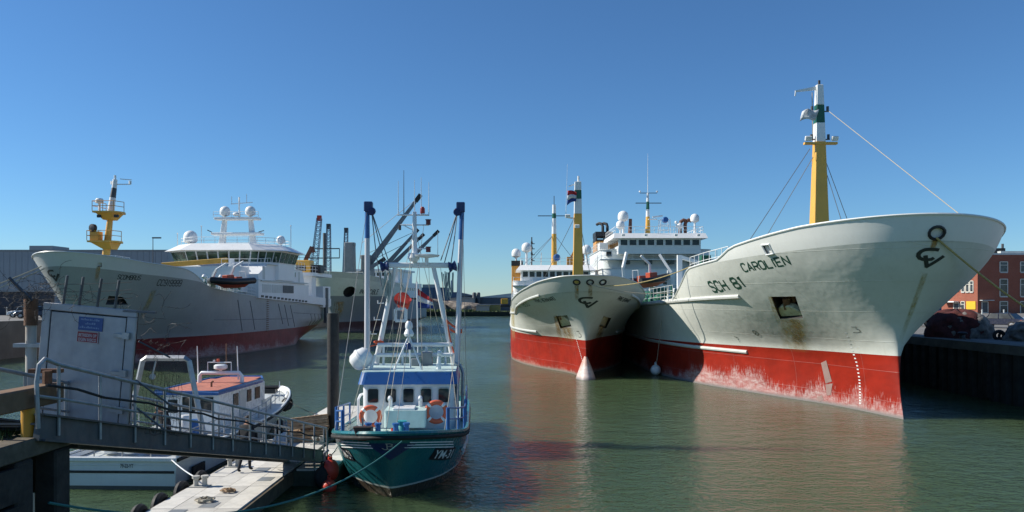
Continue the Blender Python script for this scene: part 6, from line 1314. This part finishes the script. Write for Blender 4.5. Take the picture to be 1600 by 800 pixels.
MB().add([*(q for q in (c0, c1, c2, c3)), *(q+V((0, 0, Ht)) for q in (c0, c1, c2, c3))], [(3, 2, 1, 0), (4, 5, 6, 7), (0, 1, 5, 4), (1, 2, 6, 5), (2, 3, 7, 6), (3, 0, 4, 7)]).build('wall', BRICK, bd)
rf = MB(); cc = (c0+c2)/2
rf.add([*(q+(q-cc).normalized()*.5+V((0, 0, Ht)) for q in (c0, c1, c2, c3)), *(q+(q-cc).normalized()*.5+V((0, 0, Ht+.35)) for q in (c0, c1, c2, c3))], [(3, 2, 1, 0), (4, 5, 6, 7), (0, 1, 5, 4), (1, 2, 6, 5), (2, 3, 7, 6), (3, 0, 4, 7)]); rfo = rf.build('roof', LGREY, bd)
p = dr*7.5+du*4; MB().box(p+V((0, 0, Ht+1)), (3.2, 2, 1.2)).build('roof_vent', BLACK, rfo); MB().box(dr*10+du*3+V((0, 0, Ht+.6)), (6, 3, .6)).build('roof_hatch', LGREY, rfo); MB().tube([dr*9.2+du*4+V((0, 0, Ht)), dr*9.2+du*4+V((0, 0, Ht+2.6))], .25, 8).build('chimney', DGREY, rfo); MB().tube([dr*6+du*3+V((0, 0, Ht)), dr*6+du*3+V((0, 0, Ht+6))], .05, 5).build('antenna', DGREY, rfo)
for k in (3.5, 4.2): MB().tube([dr*k+du*3+V((0, 0, Ht)), dr*k+du*3+V((0, 0, Ht+1.1))], .15, 6).build('vent_pipe', DGREY, rfo)
FRM = mat('window_frame_cream', (.62, .6, .52), .5); PANE = glass_mat('office_glass', (.05, .06, .07), .08)
def on_left(px): r = (px-800)/FPX; return (97-160*r)/(.3+.954*r)*1.0
def bwin(org, u, s0, s1, z0, z1, nn, bars=True, name='window', m=PANE):
    u = u.normalized(); nn = nn.normalized(); a, b = org+u*s0, org+u*s1; V3 = lambda p, z: p+V((0, 0, z))
    A = [V3(a, z0), V3(b, z0), V3(b, z1), V3(a, z1)]; w_ = MB().add([q-nn*.05 for q in A]+[q+nn*.04 for q in A], [(0, 1, 2, 3), (7, 6, 5, 4), (0, 4, 5, 1), (1, 5, 6, 2), (2, 6, 7, 3), (3, 7, 4, 0)]).build(name, m, bd)
    f = MB()
    for P0, P1 in ((A[0], A[1]), (A[1], A[2]), (A[2], A[3]), (A[3], A[0])): f.beam(P0+nn*.06, P1+nn*.06, .14, .12, up=nn)
    if bars: f.beam(A[0].lerp(A[3], .68)+nn*.06, A[1].lerp(A[2], .68)+nn*.06, .1, .1, up=nn)
    f.build('frame', FRM, w_); MB().beam(A[0]-V((0, 0, .15))+nn*.1, A[1]-V((0, 0, .15))+nn*.1, .22, .1, up=(0, 0, 1)).build('sill', LGREY, w_)
nl = V((-.954, -.3, 0)); Yl = lambda s: 160+.954*s
for x0, x1, y0, y1 in ((1513, 1521, 409, 425), (1502, 1508, 411, 425), (1492, 1498.5, 440, 454), (1502.5, 1507.5, 439, 456), (1509.5, 1514.5, 439, 456), (1516, 1521, 439, 456), (1502, 1507.5, 471, 485), (1480, 1486, 440, 454)):
    s0, s1 = on_left(x1), on_left(x0); Y = Yl((s0+s1)/2); bwin(V(), du, s0, s1, 6-(y1-470)/FPX*Y-QZ, 6-(y0-470)/FPX*Y-QZ, nl)
s0, s1 = on_left(1525), on_left(1510.5); MB().beam(du*s0+nl*.12+V((0, 0, 6.0-7/FPX*161-QZ)), du*s1+nl*.12+V((0, 0, 6.0-7/FPX*161-QZ)), .06, 1.7, up=(0, 0, 1)).build('yellow_sign', mat('sign_yellow', (.7, .42, .02), .5, var=.1, sc=6), bd)
s0, s1 = on_left(1499), on_left(1490.5); bwin(V(), du, s0, s1, .1, 2.1, nl, False, 'door', DGREY); s0, s1 = on_left(1499), on_left(1478); MB().beam(du*s0+nl*.8+V((0, 0, 2.4)), du*s1+nl*.8+V((0, 0, 2.4)), 1.5, .25).build('canopy', WHITE, bd)
nr = V((.06, -1, 0))
for x0, x1 in ((1563.5, 1576), (1597, 1607)):
    for y0, y1 in ((409, 425), (436, 463), (471, 490)):
        s0, s1 = 160*(x0-800)/FPX-97, 160*(x1-800)/FPX-97; bwin(V(), dr, s0, s1, 6-(y1-470)/FPX*160-QZ, 6-(y0-470)/FPX*160-QZ, nr)
bwin(V(), dr, .9, 2.2, .1, 2.4, nr, False, 'door', DGREY); MB().beam(dr*.4+nr*.5+V((0, 0, 2.7)), dr*3+nr*.5+V((0, 0, 2.7)), .9, .15).build('canopy', LGREY, bd)
wp = None
for k in range(9):
    if wp is None: wp = MB().tube([(0, 0, 0), (0, 0, 1.2)], .1, 8).lathe([(.13, 1.12), (.13, 1.22), (.05, 1.27)], 8).build('barrier_post', LGREY, None); o = wp
    else: o = wp.copy(); COL.objects.link(o)
    o.location = (71+k*3.3, 116, QZ); tag(o, 'short grey post in the row before the brick building', 'post', 'grey posts before the brick building')
sh = thing('blue_shed', 'low blue and white shed left of the brick building', 'shed', (101, 185, QZ)); MB().bb(-7, 4, 0, 8, 0, 3.4).build('wall', BLUEP, sh); MB().bb(-7.3, 4.3, -.3, 8.3, 3.4, 6.5).build('roof', WHITE, sh); MB().bb(-2.4, 0, -.06, .02, .1, 2.6).build('door', mat('shed_door', (.2, .35, .55), .5), sh)

# ================================================================ far shore
def hall(name, px0, px1, ytop, Y, depth, m, label, roof=None, z0=1.6, cat='building', rise=0., panels=0, mr=None):
    x0, x1 = (px0-800)/FPX*Y, (px1-800)/FPX*Y; zt = 6-(ytop-HZ)/FPX*Y
    t = thing(name, label, cat, ((x0+x1)/2, Y, z0)); hw = (x1-x0)/2; h = zt-z0
    MB().bb(-hw, hw, 0, depth, 0, h).build('wall', m, t)
    if rise: MB().prism([(-hw-.4, h), (hw+.4, h), (hw*.2, h+rise), (-hw*.2, h+rise)], (0, depth+.3, 0), (1, 0, 0), (0, 0, 1), depth+.6).build('roof', mr or roof or MGREY, t)
    else: MB().bb(-hw-.3, hw+.3, -.3, depth+.3, h, h+.3).build('roof', mr or roof or MGREY, t)
    if panels:
        w_ = 2*hw/panels; s_ = None
        for i in range(panels):
            if s_ is None: s_ = MB().bb(.04, w_-.04, -.10, 0, .2, h-.1).build('cladding_panel', m, t); s_.location = (-hw, 0, 0)
            else: share(s_, (-hw+i*w_, 0, 0), t)
    return t, hw, h
CLAD = mat('warehouse_cladding', (.25, .275, .295), .5, .1, var=.08, sc=.2); CLAD2 = mat('dark_hall_cladding', (.09, .1, .115), .55, var=.12, sc=.3); PALEW = mat('pale_wall', (.38, .36, .32), .7, var=.2, sc=.3)
t, hw, h = hall('warehouse', -60, 262, 392, 210, 40, CLAD, 'long grey clad warehouse behind the left trawler', z0=3.9, panels=34)
MB().bb(8-hw+8, 8-hw+14.5, 4, 12, h+.3, h+1.7).build('roof_plant', CLAD, t)
t, hw, h = hall('harbour_shed', -70, 34, 456, 112, 8, mat('shed_dark', (.025, .03, .045), .6), 'low dark harbour shed at the left edge behind the gate', z0=3.9)
for k in range(4): MB().tube([(hw-1.2-k*1.6, -1.5, 0), (hw-1.2-k*1.6, -1.5, 1.2)], .06, 6).build('fence_post', LGREY, t)
car((-60.5, 96, 3.9), 1.5, (.6, .62, .65), 'white car parked by the dark shed at the left edge'); car((-57, 92, 3.9), 1.7, (.02, .025, .05), 'dark car parked in front of the dark shed at the left edge')
ll = thing('street_lamp', 'slender street lamp rising behind the left trawler bow', 'street lamp', (-72, 154, 3.9)); MB().tube([(0, 0, 0), (0, 0, 14.7)], [.14, .07], 8).build('pole', DGREY, ll); MB().bb(-.1, 1.6, -.2, .2, 14.6, 14.85).build('lamp_head', DGREY, ll)
RUB = mat('rubble_heap', (.2, .17, .14), .95, var=.5, sc=.6, bump=1., bsc=2, streak=False)
hall('factory_hall', 690, 742, 462.5, 345, 40, CLAD2, 'long dark-roofed hall on the far shore left of the twin silos', rise=1.5); hall('factory_hall', 742, 905, 465, 340, 30, CLAD2, 'dark grey factory hall on the far shore beneath the twin silos', rise=2.2, mr=LGREY)
hall('shed', 703, 740, 466, 325, 12, PALEW, 'pale shed with two dark openings on the far shore', rise=.6); hall('shed', 744, 764, 479, 312, 6, PALEW, 'small pale block shed near the far embankment'); hall('shed', 739, 782, 476.5, 318, 6, mat('mustard_roof', (.3, .28, .1), .7), 'low yellowish canopy shed on the far shore right of the block shed'); hall('factory_hall', 900, 1500, 462, 360, 40, CLAD2, 'long dark hall on the far shore behind the trawlers', rise=2)
hall('factory_hall', 560, 690, 463, 350, 30, CLAD2, 'dark hall on the far shore behind the cargo booms', rise=1)
bp = thing('blue_plant', 'blue factory block with chimney on the far shore behind the gantry', 'building', at(688, 470, 335)-V((0, 0, 4.4)))
MB().bb(-9, 3, 0, 12, 0, 10.2).bb(3, 7.5, 0, 10, 0, 8.2).build('wall', mat('plant_blue', (.03, .07, .13), .5, var=.15, sc=.4), bp); MB().tube([(4.8, 5, 8), (4.8, 5, 13.4)], .6, 10).build('chimney', DBLUE, bp)
for k in range(4): MB().bb(-8.6+k*3, -6+k*3, -.15, 0, .3, 9.8).build('cladding_panel', mat('plant_blue_light', (.035, .085, .16), .5), bp)
MB().bb(-8, -2, 2, 8, 10.2, 11.6).build('roof_plant', PALEW, bp)
for i, px in enumerate((741, 747.5)):
    q = at(px, 466, 338); sI = thing('silo', ('left', 'right')[i]+' one of the twin dark silos on the far hall roof', 'silo', (q.x, q.y, 4.0), 0, 'twin silos'); MB().lathe([(.85, 0), (.85, 5.2), (.6, 5.7)], 14).build('tank', DGREY, sI, True); MB().torus((0, 0, 3.6), .87, .06).build('hoop', STEEL, sI, True)
for i, (px, wd, hh) in enumerate(((700, 8, 4.2), (722, 9, 3.6), (733, 5, 3.0), (671, 7, 5))):
    q = at(px, 480, 322-i*2); net_heap((q.x, q.y, 1.6), (wd, 4, hh), ('rubble heap on the far shore below the blue factory', 'wide rubble heap in the middle of the far shore', 'small rubble heap beside the far block shed', 'rubble heap on the far shore behind the flag')[i], (RUB,), 20+i, []); 
for o in list(COL.objects):
    if o.name.startswith('net_heap') and 'rubble' in o.get('label', ''): o.name = 'rubble_heap'; o['category'] = 'rubble'; o['group'] = 'rubble heaps on the far shore'
emb = MB().prism([(-400, 0), (-400, 1.4), (-399, 1.9), (600, 1.9), (600, 0)], (0, 300.4, -.2), (1, 0, 0), (0, 0, 1), 1.2).build('embankment', mat('dark_embankment', (.02, .022, .016), .95, var=.4, sc=.1, bump=.5), None); tag(emb, kind='structure')
gs = MB(); rnd = random.Random(6)
for i in range(900):
    x = rnd.uniform(-38, 20); y = 301.5+rnd.uniform(0, 6); hgt = rnd.uniform(.3, .9)*(1.5 if x < -15 else .6); a = rnd.uniform(0, 3); gs.add([(x-.5*cos(a), y-.5*sin(a), 1.6), (x+.5*cos(a), y+.5*sin(a), 1.6), (x+rnd.uniform(-.2, .2), y, 1.7+hgt)], [(0, 1, 2)])
tag(gs.build('scrub', mat('scrub_green', (.06, .09, .025), .8, var=.4, sc=.5), None), 'low green scrub along the far embankment', 'scrub', kind='stuff')
mp = MB().tube([(5.8*0-29.8+0, 298, -1), (-29.8, 298, 4.5)], .35, 8).build('channel_marker', MGREY, None); mp.location.x = 37.5-1; tag(mp, 'grey channel post standing in the water before the far shore', 'post')
ex = thing('excavator', 'small yellow machine on the far shore left of the middle trawler', 'excavator', at(789, 472, 312)-V((0, 0, 2.0))); MB().bb(-1.6, 1.2, -1, 1, 1.2, 3.4).build('cab', mat('machine_yellow', (.6, .33, .03), .5), ex, bevel=.15); MB().bb(-2, 2, -1.2, 1.2, 0, 1).build('tracks', BLACK, ex, bevel=.2); MB().beam((1, 0, 2.6), (3.2, 0, 4.2), .4).beam((3.2, 0, 4.2), (4.2, 0, 2.2), .35).build('arm', MGREY, ex)
def lattice(px0, py0, px1, py1, Y, w_, label, top=RED):
    a, b = at(px0, py0, Y), at(px1, py1, Y); t = thing('lattice_crane', label, 'crane', (a.x, Y, 1.6), 0, 'far lattice cranes'); a = V((0, 0, 0)); b = b-V((at(px0, py0, Y).x, Y, 1.6))
    mb = MB(); n = 22; d = b.normalized(); x = V((1, 0, 0))-d*d.x; x.normalize(); y = d.cross(x); cs = [(-1, -1), (1, -1), (1, 1), (-1, 1)]
    P = lambda k, c: a.lerp(b, k)+(x*c[0]+y*c[1])*w_*.5*(1-.45*k)
    for c in cs: mb.beam(P(0, c), P(1, c), .34)
    for i in range(n):
        for j in range(4): mb.beam(P(i/n, cs[j]), P((i+1)/n, cs[(j+1) % 4]), .2); mb.beam(P(i/n, cs[j]), P(i/n, cs[(j+1) % 4]), .16)
    mb.build('lattice_boom', mat('crane_blue_grey', (.22, .27, .33), .5), t); MB().box(b, (2.2, 2, 3)).build('boom_head', top, t); MB().bb(-4, 4, -3, 3, 0, 6).build('machinery_house', DGREY, t)
lattice(484, 470, 499, 341, 420, 4.2, 'left and tallest of the far lattice cranes, with red head'); lattice(512.5, 470, 513.5, 354, 430, 3.4, 'middle far lattice crane with dark head', DGREY); lattice(538, 470, 541, 360, 450, 3.2, 'right far lattice crane behind the signal mast', DGREY)
